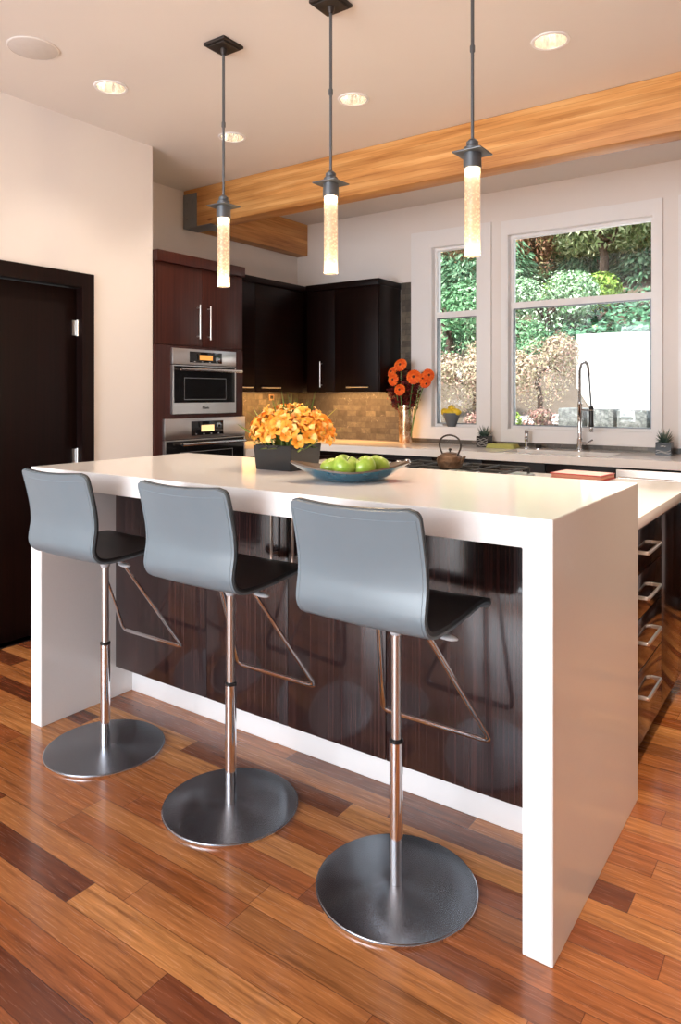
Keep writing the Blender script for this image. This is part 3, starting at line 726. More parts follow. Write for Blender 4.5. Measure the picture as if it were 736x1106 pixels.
boxo('body', (xa, xb, .022, .49, .137, .990), 'zebra', t)
boxo('plinth', (xa, xb, .09, .48, .0006, .136), 'trim', t)
seams = [xa, -2.098-cx, -1.672-cx, -1.246-cx, xb]
for i in range(4):
    d = boxo('front_panel', (seams[i]+(.0 if i == 0 else .0015), seams[i+1]-(.0 if i == 3 else .0015), 0, .021, .137, .990), 'zebra', t, .001)
    if i in (1, 2):
        hx = -1.725-cx if i == 1 else -1.625-cx
        bar_handle('handle', (hx, -.03, .755), (hx, -.03, .955), (0, .03, 0), .006, 'nickel', d)
# lower work side of the island
LT = .947
b = bmesh.new(); bx(b, IX0, IX1, IY1+.001, 3.72, LT-.04, LT, .002); tag(obj('worktop', b, 'quartz'), 'lower white worktop behind the waterfall bar carrying the gas cooktop', 'worktop')
def drawer_cab(y0, y1, fronts, label):
    t = thing('drawer_cabinet', (-.585, (y0+y1)/2, 0), label, 'cabinet', 'drawer cabinets on the island end'); m = (y0+y1)/2
    boxo('body', (-.6, -.022, y0-m, y1-m, .11, .906), 'drawer', t); boxo('toe_kick', (-.58, -.075, y0-m, y1-m, .001, .11), 'blackplastic', t)
    for z0, z1 in fronts:
        d = boxo('drawer', (-.021, 0, y0-m+.0015, y1-m-.0015, z0, z1), 'drawer', t, .001); L = .11; zz = z1-.075 if z1-z0 < .25 else z1-.08
        if len(fronts) < 2: continue
        b = bmesh.new(); P0 = [(0, -L-.03, zz), (.034, -L-.03, zz), (.034, L-.03, zz), (0, L-.03, zz)]
        sweep(b, fillet(P0, .006, 3), .005, .006, square=True); obj('handle', b, 'nickel', d)
FR = [(.115, .374), (.378, .562), (.566, .722), (.726, .882)]
drawer_cab(2.537, 3.06, FR, 'dark four-drawer cabinet on the island end next to the white waterfall side')
drawer_cab(3.063, 3.69, [(.115, .882)], 'dark cabinet farther back on the island end')
t = thing('base_cabinet', (-1.97, 3.1, 0), 'dark island base cabinet under the cooktop', 'cabinet')
boxo('body', (-.77, .78, -.56, .57, .11, .906), 'drawer', t); boxo('toe_kick', (-.75, .77, -.54, .5, .001, .11), 'blackplastic', t)
for a, c in ((-.765, -.005), (.0, .775)):
    d = boxo('door', (a, c, .571, .59, .115, .90), 'drawer', t); bar_handle('handle', ((a+c)/2-.1, .615, .85), ((a+c)/2+.1, .615, .85), (0, -.025, 0), .005, 'nickel', d)

# cooktop
M['castiron'] = plain('cast_iron_grate', (.03, .028, .026), .5, .4)
t = thing('gas_cooktop', (-1.63, 3.28, LT), 'stainless gas cooktop with black grates set in the lower worktop', 'cooktop')
boxo('tray', (-.46, .34, -.27, .29, .0005, .014), 'stainless', t, .004)
for x in (-.18, .15):
    for y in (-.13, .15):
        b = bmesh.new(); lathe(b, [(0, .015), (.045, .015), (.05, .022), (.036, .03), (0, .032)], 24, (x, y, 0)); obj('burner', b, 'castiron', t)
for x0, x1 in ((-.34, -.017), (-.012, .32)):
    b = bmesh.new()
    for y in (-.25, .01, .27): sweep(b, [(x0+.005, y, .043), (x1-.005, y, .043)], .005, .006, square=True)
    for x in (x0+.005, (x0+x1)/2, x1-.005): sweep(b, [(x, -.25, .043), (x, .27, .043)], .005, .006, square=True)
    for y in (-.12, .14): sweep(b, [(x0+.005, y, .043), (x0+.11, y, .043)], .0045, .005, square=True); sweep(b, [(x1-.005, y, .043), (x1-.11, y, .043)], .0045, .005, square=True)
    for x in (x0+.005, x1-.005):
        for y in (-.25, .27): bx(b, x-.006, x+.006, y-.006, y+.006, .0145, .04)
    obj('grate', b, 'castiron', t)
for k in range(5):
    b = bmesh.new(); lathe(b, [(0, .0145), (.022, .0145), (.022, .018), (.017, .02), (.015, .046), (.012, .049), (0, .049)], 24, (-.40, -.2+.1*k+.06, 0)); bx(b, -.402, -.398, -.2+.1*k+.045, -.2+.1*k+.075, .0495, .052); obj('knob', b, 'rimsteel', t)

# kettle
t = NT('rusty_cast_iron'); v = t.add('ShaderNodeTexVoronoi'); v.inputs['Scale'].default_value = 130; t.link(t.pos(), v.inputs['Vector'])
t.col(t.mix(t.noise(t.pos(), 30, 3), (.055, .035, .022), (.20, .115, .065))); t.set(Roughness=.4, Metallic=.6); t.bump(v.outputs['Distance'], .7, .003); M['kettle'] = t.m
t = thing('cast_iron_kettle', (-1.60, 3.22, LT+.0495), 'brown cast iron teapot with a round hoop handle on the cooktop', 'kettle', rz=R(-12)); t.scale = (.84, .84, .78)
b = bmesh.new(); lathe(b, [(0, 0), (.055, 0), (.068, .008), (.078, .035), (.080, .055), (.072, .078), (.055, .09), (.045, .093), (0, .093)], 40); obj('body', b, 'kettle', t)
b = bmesh.new(); lathe(b, [(0, .0935), (.044, .0935), (.042, .099), (.02, .104), (0, .105)], 32); ld = obj('lid', b, 'kettle', t)
b = bmesh.new(); lathe(b, [(0, .105), (.004, .105), (.004, .112), (.010, .118), (.010, .124), (.005, .13), (0, .13)], 16); obj('lid_knob', b, 'bronze', ld)
b = bmesh.new(); sweep(b, [(.068, 0, .045), (.09, 0, .055), (.102, 0, .075), (.112, 0, .085)], .013, n=12, rfun=lambda s: 1-.45*s); obj('spout', b, 'kettle', t)
b = bmesh.new()
hp = [Vector((-.055, 0, .085)), Vector((-.068, 0, .11)), Vector((-.082, 0, .14)), Vector((-.078, 0, .178)), Vector((-.05, 0, .205)), Vector((0, 0, .217)), Vector((.05, 0, .205)), Vector((.078, 0, .178)), Vector((.082, 0, .14)), Vector((.068, 0, .11)), Vector((.055, 0, .085))]
def smooth(p, it=2):
    for _ in range(it):
        q = [p[0]]
        for a, c in zip(p, p[1:]): q += [a.lerp(c, .25), a.lerp(c, .75)]
        p = q+[p[-1]]
    return p
sweep(b, smooth(hp), .0055, n=10, up=(0, 1, 0)); obj('handle', b, 'bronze', t)

# red-edged book
t = thing('red_book', (-1.055, 3.60, LT), 'flat pink-topped book with dark red edges on the lower worktop', 'book', rz=R(-6))
M['redcov'] = plain('red_book_cover', (.38, .03, .025), .5); M['pinkcov'] = plain('pale_pink_book_face', (.80, .55, .50), .5); M['paper'] = plain('book_pages', (.45, .2, .14), .8)
boxo('cover', (-.13, .13, -.095, .095, .001, .006), 'redcov', t); boxo('pages', (-.124, .126, -.09, .09, .0065, .024), 'paper', t)
boxo('cover', (-.13, .13, -.095, .095, .0245, .028), 'redcov', t); boxo('cover_picture', (-.122, .122, -.087, .087, .0282, .0286), 'pinkcov', t, 0)

# ------------------------------------------------------------------ square glass vase with orange flowers on the bar
M['smoke'] = plain('smoky_black_glass', (.008, .010, .012), .05, var=.3, scale=18)
VX, VY = -1.83, 2.22
t = thing('square_vase', (VX, VY, IZ), 'low square smoky black glass vase holding the orange flowers', 'vase')
b = bmesh.new(); w = .098; h = .1
def rb(z, e): return [b.verts.new((sx*(w-e), sy*(w-e), z)) for sx, sy in ((-1, -1), (1, -1), (1, 1), (-1, 1))]
L = [rb(0, .008), rb(h, 0), rb(h, .006), rb(.01, .013)]
b.faces.new(list(reversed(L[0])))
for a, c in zip(L, L[1:]):
    for i in range(4): b.faces.new((a[i], a[(i+1) % 4], c[(i+1) % 4], c[i]))
b.faces.new(L[-1]); bmesh.ops.bevel(b, geom=b.edges[:], offset=.0015, segments=2, affect='EDGES'); obj('body', b, 'smoke', t)
M['alst'] = m_leaf('orange_lily_petals', [(0, (.78, .20, .015)), (.35, (.88, .33, .03)), (.7, (.94, .46, .07)), (1, (.94, .62, .22))], .5)
M['alc'] = plain('yellow_flower_centre', (.75, .5, .06), .6); M['grass'] = m_leaf('green_blades', [(0, (.06, .11, .02)), (.5, (.16, .24, .05)), (1, (.36, .40, .12))])
rnd = random.Random(11)
def make_flower():
    t = thing('orange_lily', (0, 0, 0), 'orange lily bloom of the low bouquet on the bar', 'flower', 'orange lilies in the square vase')
    b = bmesh.new()
    for k in range(6):
        a = PI*k/3; d = Vector((math.cos(a), math.sin(a), 0)); s = Vector((-d.y, d.x, 0)); outer = k % 2
        rows = []
        for (r, z, w) in ((.004, 0, .004), (.014, .012, .011), (.026, .018, .015+.003*outer), (.036, .016, .010), (.040, .011, .003)):
            c = d*r+Vector((0, 0, z+.002*outer)); rows.append([b.verts.new(c-s*w), b.verts.new(c-Vector((0, 0, .003))), b.verts.new(c+s*w)])
        for p, q in zip(rows, rows[1:]):
            b.faces.new((p[0], p[1], q[1], q[0])); b.faces.new((p[1], p[2], q[2], q[1]))
    obj('petals', b, 'alst', t, 60)
    b = bmesh.new()
    for k in range(5):
        a = 2*PI*k/5; sweep(b, [(0, 0, .004), (.006*math.cos(a), .006*math.sin(a), .028)], .0013, n=5)
    obj('stamens', b, 'alc', t, 0)
    return t
F0 = make_flower(); first = True
NF = 112
pos = []
for k in range(NF):
    # points on a wide dome
    zf = 1-(k+.5)/NF*1.02; a = k*2.39996
    rr = math.sqrt(max(0, 1-zf*zf))
    n = Vector((rr*math.cos(a), rr*math.sin(a), zf))
    p = Vector((n.x*.165, n.y*.135, n.z*.105+.045 if n.z > .2 else n.z*.11+.042)) + Vector((rnd.uniform(-.012, .012), rnd.uniform(-.012, .012), rnd.uniform(-.012, .016)))
    pos.append((p, n))
for k, (p, n) in enumerate(pos):
    o = F0 if k == 0 else copy_tree(F0)
    o.location = Vector((VX+.02, VY, IZ+.085))+p
    d = (n+Vector((rnd.uniform(-.35, .35), rnd.uniform(-.35, .35), rnd.uniform(-.2, .35)))).normalized()
    o.rotation_mode = 'QUATERNION'; o.rotation_quaternion = d.to_track_quat('Z', 'Y')@Matrix.Rotation(rnd.uniform(0, 6), 3, 'Z').to_quaternion()
    s = rnd.uniform(.62, .88); o.scale = (s, s, s)
b = bmesh.new()
for k in range(170):
    a = rnd.uniform(0, 2*PI); tl = rnd.uniform(.05, 1.0); L = rnd.uniform(.21, .27) if k < 90 else rnd.uniform(.09, .15)
    if k >= 90: tl = rnd.uniform(.2, 1.25)
    p0 = Vector((rnd.uniform(-.05, .05), rnd.uniform(-.05, .05), .06)); d = Vector((math.cos(a)*math.sin(tl), math.sin(a)*math.sin(tl), math.cos(tl)))
    s = d.cross(Vector((rnd.uniform(-1, 1), rnd.uniform(-1, 1), .3))).normalized(); w = rnd.uniform(.0025, .005)
    q = p0+d*L*.6; e = p0+d*L-Vector((0, 0, .02*tl))
    b.faces.new([b.verts.new(v) for v in (p0-s*w, p0+s*w, q+s*w, e, q-s*w)])
tag(obj('green_blades', b, 'grass', None, 0, (VX+.02, VY, IZ)), 'thin green leaf blades poking out of the orange lilies', 'foliage', kind='stuff')

# ------------------------------------------------------------------ bowl with apples
t = NT('teal_glazed_ceramic'); t.col(t.mix(t.noise(t.pos(), 14, 3), (.006, .075, .125), (.014, .13, .20))); t.set(Roughness=.16, Coat_Weight=.5); M['teal'] = t.m
t = NT('inside_brown_reflection'); t.col(t.mix(t.noise(t.pos(), 12, 3), (.09, .06, .04), (.16, .12, .09))); t.set(Roughness=.18, Coat_Weight=.4); M['brownreflect'] = t.m  # brown reflection on the inside of the dish put into its colour
BX, BY = -1.395, 2.035
t = thing('shallow_bowl', (BX, BY, IZ), 'shallow teal dish with pointed upturned corners holding green apples', 'bowl', rz=R(35.2))
def dish(off, inner):
    b = bmesh.new(); n = 72; rings = []
    lv = [(0.0, 0.0), (.3, .0), (.52, .0), (.60, .004), (.72, .016), (.86, .030), (1.0, .044)]
    for f, z in lv:
        ring = []
        for i in range(n):
            a = 2*PI*i/n; ca, sa = math.cos(a), math.sin(a)
            # rounded square whose corners point left/right/near/far
            r4 = 1/((abs(ca)**1.45+abs(sa)**1.45)**(1/1.45))
            tip = max(0, abs(ca))**6
            ft = max(0, abs(sa))**8
            rx, ry = .192, .135
            fl = ((f-.5)/.5)**2 if f > .5 else 0
            x = f*rx*r4*ca*(1+.10*tip*fl)/1.0; y = f*ry*r4*sa*(1.0)
            zz = z+fl*.018*tip - fl*.008*ft
            ring.append((x, y, zz+off))
        rings.append(ring)
    vs = [[b.verts.new(p) for p in r] for r in rings[1:]]; c = b.verts.new((0, 0, rings[0][0][2]))
    for i in range(n): b.faces.new((c, vs[0][i], vs[0][(i+1) % n]))
    for p, q in zip(vs, vs[1:]):
        for i in range(n): b.faces.new((p[i], q[i], q[(i+1) % n], p[(i+1) % n]))
    return b, vs
b, vo = dish(.0005, False)
b2, vi = dish(.0065, True)
obj('outer_shell', b, 'teal', t, 50, recalc=False)
for v in b2.verts: v.co.x *= .985; v.co.y *= .985
b2.verts.ensure_lookup_table()
# rim strip from inner edge down to outer edge
rim = [v.co.copy() for v in vi[-1]]
n = len(rim)
dn = [b2.verts.new((p.x/.985, p.y/.985, p.z-.006)) for p in rim]
for i in range(n): b2.faces.new((vi[-1][i], vi[-1][(i+1) % n], dn[(i+1) % n], dn[i]))
obj('inner_surface', b2, 'brownreflect', t, 50)
t = NT('green_apple_skin'); n = t.noise(t.pos(), 45, 3); t.col(t.ramp(n, [(.35, (.26, .42, .035)), (.6, (.38, .54, .07)), (.75, (.52, .63, .16))])); t.set(Roughness=.28, Coat_Weight=.3); M['apple'] = t.m
M['applestem'] = plain('apple_stem', (.09, .05, .02), .7)
def make_apple():
    t = thing('green_apple', (0, 0, 0), '', 'apple', 'green apples in the teal dish')
    b = bmesh.new(); prof = []
    for i in range(25):
        a = -PI/2+PI*i/24; r = math.cos(a); z = math.sin(a)
        R_ = .040*(r**.8 if r > 0 else 0)*(1+.07*z); Z = .036*z-.012*max(0, 1-r*2.2)*z*.95
        prof.append((R_ if 0 < i < 24 else 0, Z))
    lathe(b, prof, 36); obj('flesh', b, 'apple', t, 80)
    b = bmesh.new(); sweep(b, [(0, 0, .022), (.001, 0, .032), (.004, .001, .043)], .0013, n=6); obj('stem', b, 'applestem', t)
    return t
A0 = make_apple()
r_, f_ = Vector((.817, .577, 0)), Vector((-.577, .817, 0))
AP = [(-.068, -.01, .0, .9, (.35, -.2), 'green apple at the left end of the apples in the dish'), (-.022, -.052, .003, 1.05, (.5, .3), 'front left green apple in the dish, the largest'),
      (-.002, .050, .001, .9, (.2, .6), 'green apple mostly hidden at the back of the dish'), (.048, -.038, .0, 1.03, (-.5, .4), 'pale green apple at front right in the dish'),
      (.098, .022, .0, 1.0, (.1, -.5), 'green apple at the right end of the apples in the dish')]
for k, (a, f, dz, s, rot, lab) in enumerate(AP):
    o = A0 if k == 0 else copy_tree(A0)
    o.location = Vector((BX, BY, IZ+.0072+.041*s+dz))+r_*a+f_*f; o.scale = (s, s, s); o.rotation_euler = (rot[0], rot[1], k); o['label'] = lab

# ------------------------------------------------------------------ bar stools
def make_stool():
    t = thing('bar_stool', (0, 0, 0), '', 'bar stool', 'bar stools along the island')
    b = bmesh.new(); lathe(b, [(0, .001), (.2235, .001), (.2245, .003), (.2245, .0075), (0, .0075)], 96)
    base = obj('base', b, 'rimsteel', t)
    b = bmesh.new(); lathe(b, [(0, .0076), (.221, .0076), (.2205, .0105), (.1, .0112), (.024, .012), (0, .012)], 96); obj('base_top', b, 'disc', base, 20)
    b = bmesh.new(); lathe(b, [(0, .0125), (.0185, .0125), (.0185, .402), (0, .402)], 36); col = obj('outer_column', b, 'chrome', t)
    b = bmesh.new(); lathe(b, [(0, .4025), (.0195, .4025), (.0195, .409), (.0155, .412), (0, .412)], 36); obj('collar', b, 'blackplastic', col)
    b = bmesh.new(); lathe(b, [(0, .4125), (.0135, .4125), (.0135, .700), (0, .700)], 32); obj('inner_column', b, 'stainless', t)
    b = bmesh.new(); lathe(b, [(0, .7005), (.016, .7005), (.02, .712), (.026, .735), (.031, .75), (.031, .757), (0, .757)], 32); bx(b, -.085, .085, -.075, .085, .7575, .766, .002); obj('seat_mount', b, 'greyplastic', t)
    b = bmesh.new(); sweep(b, [(.01, -.02, .747), (.155, -.045, .744)], .0035, n=8)
    pts = []
    b2 = bmesh.new(); bmesh.ops.create_uvsphere(b2, u_segments=20, v_segments=12, radius=1)
    merge(b, b2, Matrix.Translation((.178, -.048, .741))@Matrix.Rotation(R(-10), 4, 'Z')@Matrix.Diagonal((.036, .016, .0065, 1)))
    obj('height_lever', b, 'greyplastic', t)
    # footrest loop
    b = bmesh.new(); P = fillet([(.055, .01, .752), (.075, .028, .715), (.183, .228, .362), (-.183, .228, .362), (-.075, .028, .715), (-.055, .01, .752)], .03, 7)
    sweep(b, P, .0085, .0048, square=True, up=(0, .5, .3)); obj('footrest', b, 'chrome', t, 40)
    # seat: a profile running from the top of the back to the front lip
    ctl = [(-.222, 1.092), (-.212, 1.06), (-.196, 1.0), (-.184, .94), (-.181, .89), (-.188, .845), (-.190, .815), (-.176, .788), (-.146, .774), (-.09, .771), (-.02, .774), (.06, .782), (.125, .788), (.165, .785), (.195, .774), (.212, .760)]
    ctl = [Vector((0, y, z)) for y, z in ctl]
    def cr(p, n):
        out = []
        for i in range(len(p)-1):
            a, b_, c, d = p[max(i-1, 0)], p[i], p[i+1], p[min(i+2, len(p)-1)]
            for k in range(n):
                s = k/n; out.append(.5*((2*b_)+(c-a)*s+(2*a-5*b_+4*c-d)*s*s+(3*b_-a-3*c+d)*s**3))
        out.append(p[-1]); return out
    pr = resample(cr(ctl, 8), 84)
    NS = len(pr); NX = 25
    Ls = [0]
    for a, c in zip(pr, pr[1:]): Ls.append(Ls[-1]+(c-a).length)
    tot = Ls[-1]
    def nrm(i):
        tg = (pr[min(i+1, NS-1)]-pr[max(i-1, 0)]).normalized(); return Vector((0, -tg.z, tg.y)) # towards sitter
    def halfw(s):
        r = .028; w = .1965
        e = min(s, tot-s)
        if e < r: w -= r*(1-math.sqrt(max(0, 1-(1-e/r)**2)))
        return w
    def pt(i, u, off):
        w = halfw(Ls[i]); k = max(0, min(1, (Ls[i])/.30)); bow = .022*(1-k)**.7+.004
        n = nrm(i); x = u*w
        return pr[i]+Vector((x, 0, 0))-n*bow*(1-(x/.1965)**2)+n*off
    def sheet(o0, o1, shrink=1.0):
        b = bmesh.new()
        g = []
        for off in (o0, o1):
            g.append([[b.verts.new(pt(i, shrink*(-1+2*j/(NX-1)), off)) for j in range(NX)] for i in range(NS)])
        for G_, fl in ((g[0], 0), (g[1], 1)):
            for i in range(NS-1):
                for j in range(NX-1):
                    q = (G_[i][j], G_[i+1][j], G_[i+1][j+1], G_[i][j+1]); b.faces.new(q if fl else tuple(reversed(q)))
        loop = [(i, 0) for i in range(NS)]+[(NS-1, j) for j in range(1, NX)]+[(i, NX-1) for i in range(NS-2, -1, -1)]+[(0, j) for j in range(NX-2, 0, -1)]
        for (i, j), (k, l) in zip(loop, loop[1:]+loop[:1]): b.faces.new((g[0][i][j], g[0][k][l], g[1][k][l], g[1][i][j]))
        return b, loop
    b, loop = sheet(-.009, 0.0); shell = obj('seat_shell', b, 'leather', t, 50)
    b, _ = sheet(.0008, .010, .992); obj('seat_pad', b, 'leatherblack', t, 50)
    # edge seam and stitching
    b = bmesh.new(); sweep(b, [pt(i, -1+2*j/(NX-1), .0004) for i, j in loop], .0022, n=6, closed=True); obj('edge_seam', b, 'seam', shell)
    b = bmesh.new(); e = .952; s0 = 3
    lp = [(i, -e) for i in range(s0, NS-s0)]+[(NS-1-s0, -e+2*e*j/20) for j in range(1, 21)]+[(i, e) for i in range(NS-s0-2, s0-1, -1)]+[(s0, e-2*e*j/20) for j in range(1, 20)]
    sweep(b, [pt(i, u, -.0092) for i, u in lp], .0011, n=5, closed=True); obj('stitching', b, 'stitch', shell)
    return t
S0 = make_stool()
SP = [(-2.322, 1.712, 0, 'leftmost slate grey leather bar stool, nearest the dark door'), (-1.655, 1.712, R(0), 'middle slate grey leather bar stool of the three'), (-1.007, 1.695, 0, 'rightmost slate grey leather bar stool, nearest the camera')]
for k, (x, y, rz, lab) in enumerate(SP):
    o = S0 if k == 0 else copy_tree(S0)
    o.location = (x, y, 0); o.rotation_euler.z = rz; o['label'] = lab

# ------------------------------------------------------------------ pendants
def make_pendant():
    t = thing('pendant_lamp', (0, 0, CZ), '', 'pendant lamp', 'glass tube pendants over the bar')
    b = bmesh.new(); bx(b, -.066, .066, -.066, .066, -.014, -.0005, .003); bx(b, -.055, .055, -.055, .055, -.022, -.0145, .003); lathe(b, [(.016, -.022), (.013, -.04), (.008, -.05), (0, -.05)], 20); obj('ceiling_plate', b, 'bronze', t)
    b = bmesh.new(); lathe(b, [(0, -.71), (.0058, -.71), (.0058, -.39), (.0095, -.385), (.0095, -.365), (.0065, -.36), (.0065, -.045), (0, -.045)], 16); obj('rod', b, 'rodgrey', t)
    b = bmesh.new(); lathe(b, [(0, -.70), (.012, -.705), (.022, -.715), (.022, -.728), (.030, -.734), (.030, -.748), (.033, -.749), (.033, -.812), (0, -.812)], 32); obj('socket', b, 'rodgrey', t)
    b = bmesh.new(); bx(b, -.056, .056, -.056, .056, -.758, -.7525, .002); obj('square_collar', b, 'rodgrey', t)
    b = bmesh.new(); lathe(b, [(.0285, -.808), (.0285, -1.13), (.0245, -1.13), (.0245, -.808)], 40, closed=True); obj('glass_tube', b, 'seeded', t)
    b = bmesh.new(); lathe(b, [(0, -.8125), (.019, -.8125), (.019, -.824), (.012, -.832), (0, -.834)], 24); obj('bulb', b, 'bulb', t)
    b = bmesh.new(); lathe(b, [(0, -.835), (.02, -.836), (.0205, -1.118), (0, -1.12)], 24); obj('inner_glass', b, M['innerglow'], t)
    return t
t = NT('lit_frosted_core'); n = t.noise(t.pos((1, 1, 1)), 90, 3)
tr = t.add('ShaderNodeBsdfTransparent'); em = t.add('ShaderNodeEmission'); em.inputs[0].default_value = (1, .76, .56, 1); em.inputs[1].default_value = .42
mx = t.add('ShaderNodeMixShader'); t.link(t.ramp(n, [(.4, (.3, .3, .3)), (.62, (.62, .62, .62))]), mx.inputs[0]); t.link(tr.outputs[0], mx.inputs[1]); t.link(em.outputs[0], mx.inputs[2]); t.link(mx.outputs[0], t.out.inputs['Surface']); M['innerglow'] = t.m
P0 = make_pendant()
for k, (x, lab) in enumerate([(-2.352, 'leftmost glass tube pendant, hanging before the oven cabinet'), (-1.733, 'middle glass tube pendant, hanging before the white wall'), (-1.095, 'rightmost glass tube pendant, hanging before the window casing')]):
    o = P0 if k == 0 else copy_tree(P0)
    o.location = (x, 2.385, CZ); o['label'] = lab
    l = bpy.data.lights.new('pendant_light', 'POINT'); l.energy = 5; l.color = (1, .74, .46); l.shadow_soft_size = .03
    lo = bpy.data.objects.new('pendant_light', l); COL.objects.link(lo); lo.location = (x, 2.385, CZ-1.16)

# ------------------------------------------------------------------ garden
def terr(x, y):
    s = lambda a, b_, v: max(0, min(1, (v-a)/(b_-a)))
    left = s(-3.6, -4.4, x)
    z = .88+.12*s(6, 9, y)
    up = 1.35*s(9.5, 13.2, y)*left+1.35*s(13.05, 13.19, y)*(1-left)
    return z+up+.55*max(0, y-13.5)*.8 + .04*math.sin(x*1.7+y)
M['soil'] = plain('garden_soil', (.10, .075, .05), .95, var=.4, scale=5)
M['paving'] = plain('pale_drive', (.72, .71, .69), .9, var=.06, scale=3)
b = bmesh.new(); gx = [-16+.4*i for i in range(60)]; gy = [5.62+.25*i for i in range(30)]+[13.04, 13.2]+[13.5+.6*i for i in range(22)]
vv = [[b.verts.new((x, y, terr(x, y))) for y in gy] for x in gx]
for i in range(len(gx)-1):
    for j in range(len(gy)-1): b.faces.new((vv[i][j], vv[i+1][j], vv[i+1][j+1], vv[i][j+1]))
tag(obj('garden_ground', b, 'soil', smooth=80), kind='structure')
b = bmesh.new(); slab(b, [(-4.4, 12.99), (-3.6, 8.35), (7, 8.35), (7, 12.99)], [], 1.02, 1.06); tag(obj('driveway', b, 'paving', smooth=0), kind='structure')
M['stucco'] = plain('white_stucco', (.90, .90, .88), .8, var=.03)
b = bmesh.new(); bx(b, -3.93, 7.5, 13.0, 13.25, .7, 2.47, .01); obj_ = tag(obj('garden_wall', b, 'stucco'), 'bright white retaining wall in the garden beyond the large window', 'wall')
t = NT('granite'); v = t.noise(t.pos(), 28, 4, .7); t.col(t.ramp(v, [(.35, (.09, .10, .10)), (.5, (.17, .19, .18)), (.65, (.30, .32, .31))])); t.set(Roughness=.9); t.bump(v, .8, .01); M['granite'] = t.m
gl = ['grey granite garden block left of the faucet', 'grey granite garden block straight behind the faucet', 'grey granite garden block right of the faucet', 'grey granite garden block at the right edge of the large window']
for k, (x, w, h) in enumerate([(-2.42, .27, .27), (-2.10, .28, .28), (-1.78, .30, .27), (-1.43, .30, .20)]):
    b = bmesh.new(); bx(b, -w/2, w/2, -.16, .16, 0, h, .02); tag(obj('granite_block', b, 'granite', None, 35, (x, 7.95, terr(x, 7.95)+.02)), gl[k], 'stone', 'granite blocks in the garden')

def foliage(name, c, rad, n, size, mat, label, cat, seed, trunk=True, inner=.55, droop=0, aspect=2.2, lobes=0, group=None):
    rnd = random.Random(seed); t = thing(name, (c[0], c[1], terr(c[0], c[1])), label, cat, group)
    z0 = c[2]-t.location.z
    cen = [(Vector((0, 0, z0)), 1.0)]
    for _ in range(lobes):
        a = rnd.uniform(0, 2*PI); e = rnd.uniform(-.5, .8)
        cen.append((Vector((math.cos(a)*rad[0]*.62, math.sin(a)*rad[1]*.62, z0+e*rad[2]*.75)), rnd.uniform(.4, .62)))
    vs, fs = [], []
    for k in range(n):
        cc, sc_ = rnd.choice(cen)
        d = Vector((rnd.gauss(0, 1), rnd.gauss(0, 1), rnd.gauss(0, 1))).normalized(); r = rnd.uniform(inner, 1.0)**.6*sc_
        p = cc+Vector((d.x*rad[0], d.y*rad[1], d.z*rad[2]))*r
        nn = (d+Vector((rnd.uniform(-.8, .8), rnd.uniform(-.8, .8), rnd.uniform(-.4, .9)))).normalized()
        tx = nn.cross(Vector((rnd.uniform(-1, 1), rnd.uniform(-1, 1), rnd.uniform(-1, 1)))).normalized()
        if droop: tx = (Vector((d.x, d.y, -droop))+Vector((rnd.uniform(-.4, .4), rnd.uniform(-.4, .4), rnd.uniform(-.3, .3)))).normalized(); 
        ty = nn.cross(tx).normalized(); L = size*rnd.uniform(.6, 1.3)
        i = len(vs); vs += [p-tx*L, p+ty*L/aspect, p+tx*L, p-ty*L/aspect]; fs.append((i, i+1, i+2, i+3))
    me = bpy.data.meshes.new('crown'); me.from_pydata([tuple(v) for v in vs], [], fs); me.materials.append(M[mat])
    o = bpy.data.objects.new('crown', me); COL.objects.link(o); o.parent = t
    if trunk:
        b = bmesh.new(); hh = max(.15, z0+rad[2]*.3); q = max(.015, min(.2, rad[0]*.09))
        sweep(b, [(0, 0, -.1), (.03*rad[0], .02, hh*.4), (-.06*rad[0], 0, hh*.75), (0, 0, hh)], q, n=9, rfun=lambda s: 1-.5*s)
        for k in range(6):
            a = 2*PI*k/6+rnd.random(); s0 = rnd.uniform(.45, .8)
            sweep(b, [(0, 0, hh*s0), (math.cos(a)*rad[0]*.35, math.sin(a)*rad[1]*.35, hh*s0+rad[2]*.22), (math.cos(a)*rad[0]*.7, math.sin(a)*rad[1]*.7, z0+rad[2]*rnd.uniform(-.3, .4))], q*.45, n=6, rfun=lambda s: 1-.6*s)
        obj('trunk', b, 'bark', t)
    return t
M['bark'] = plain('tree_bark', (.07, .045, .03), .9, var=.3)
lf = lambda *c: [(i/(len(c)-1), x) for i, x in enumerate(c)]
M['g_conifer'] = m_leaf('conifer_blue_green', lf((.03, .09, .045), (.075, .18, .09), (.15, .30, .17), (.30, .45, .28)))
M['g_olive'] = m_leaf('conifer_olive', lf((.10, .15, .05), (.23, .30, .12), (.40, .46, .24), (.56, .60, .38)))
M['g_bush'] = m_leaf('pale_tipped_bush', lf((.04, .12, .04), (.14, .30, .12), (.42, .62, .40), (.75, .88, .72)))
M['g_green'] = m_leaf('green_shrub', lf((.03, .10, .04), (.09, .25, .10), (.17, .40, .19), (.34, .55, .32)))
M['g_lime'] = m_leaf('lime_shrub', lf((.12, .22, .03), (.25, .42, .06), (.40, .58, .12)))
M['g_maple'] = m_leaf('pale_maple', lf((.22, .20, .11), (.42, .36, .23), (.56, .50, .38), (.58, .34, .28), (.42, .48, .26)))
M['g_rust'] = m_leaf('rust_tree', lf((.14, .07, .04), (.32, .16, .09), (.42, .24, .15), (.24, .28, .10)))
M['g_red'] = m_leaf('red_shrub', lf((.16, .08, .06), (.36, .18, .15), (.5, .33, .28), (.2, .22, .1)))
M['g_ivy'] = m_leaf('ivy', lf((.02, .09, .04), (.06, .20, .10), (.14, .34, .20)))
BT = 'garden planting beyond the windows'
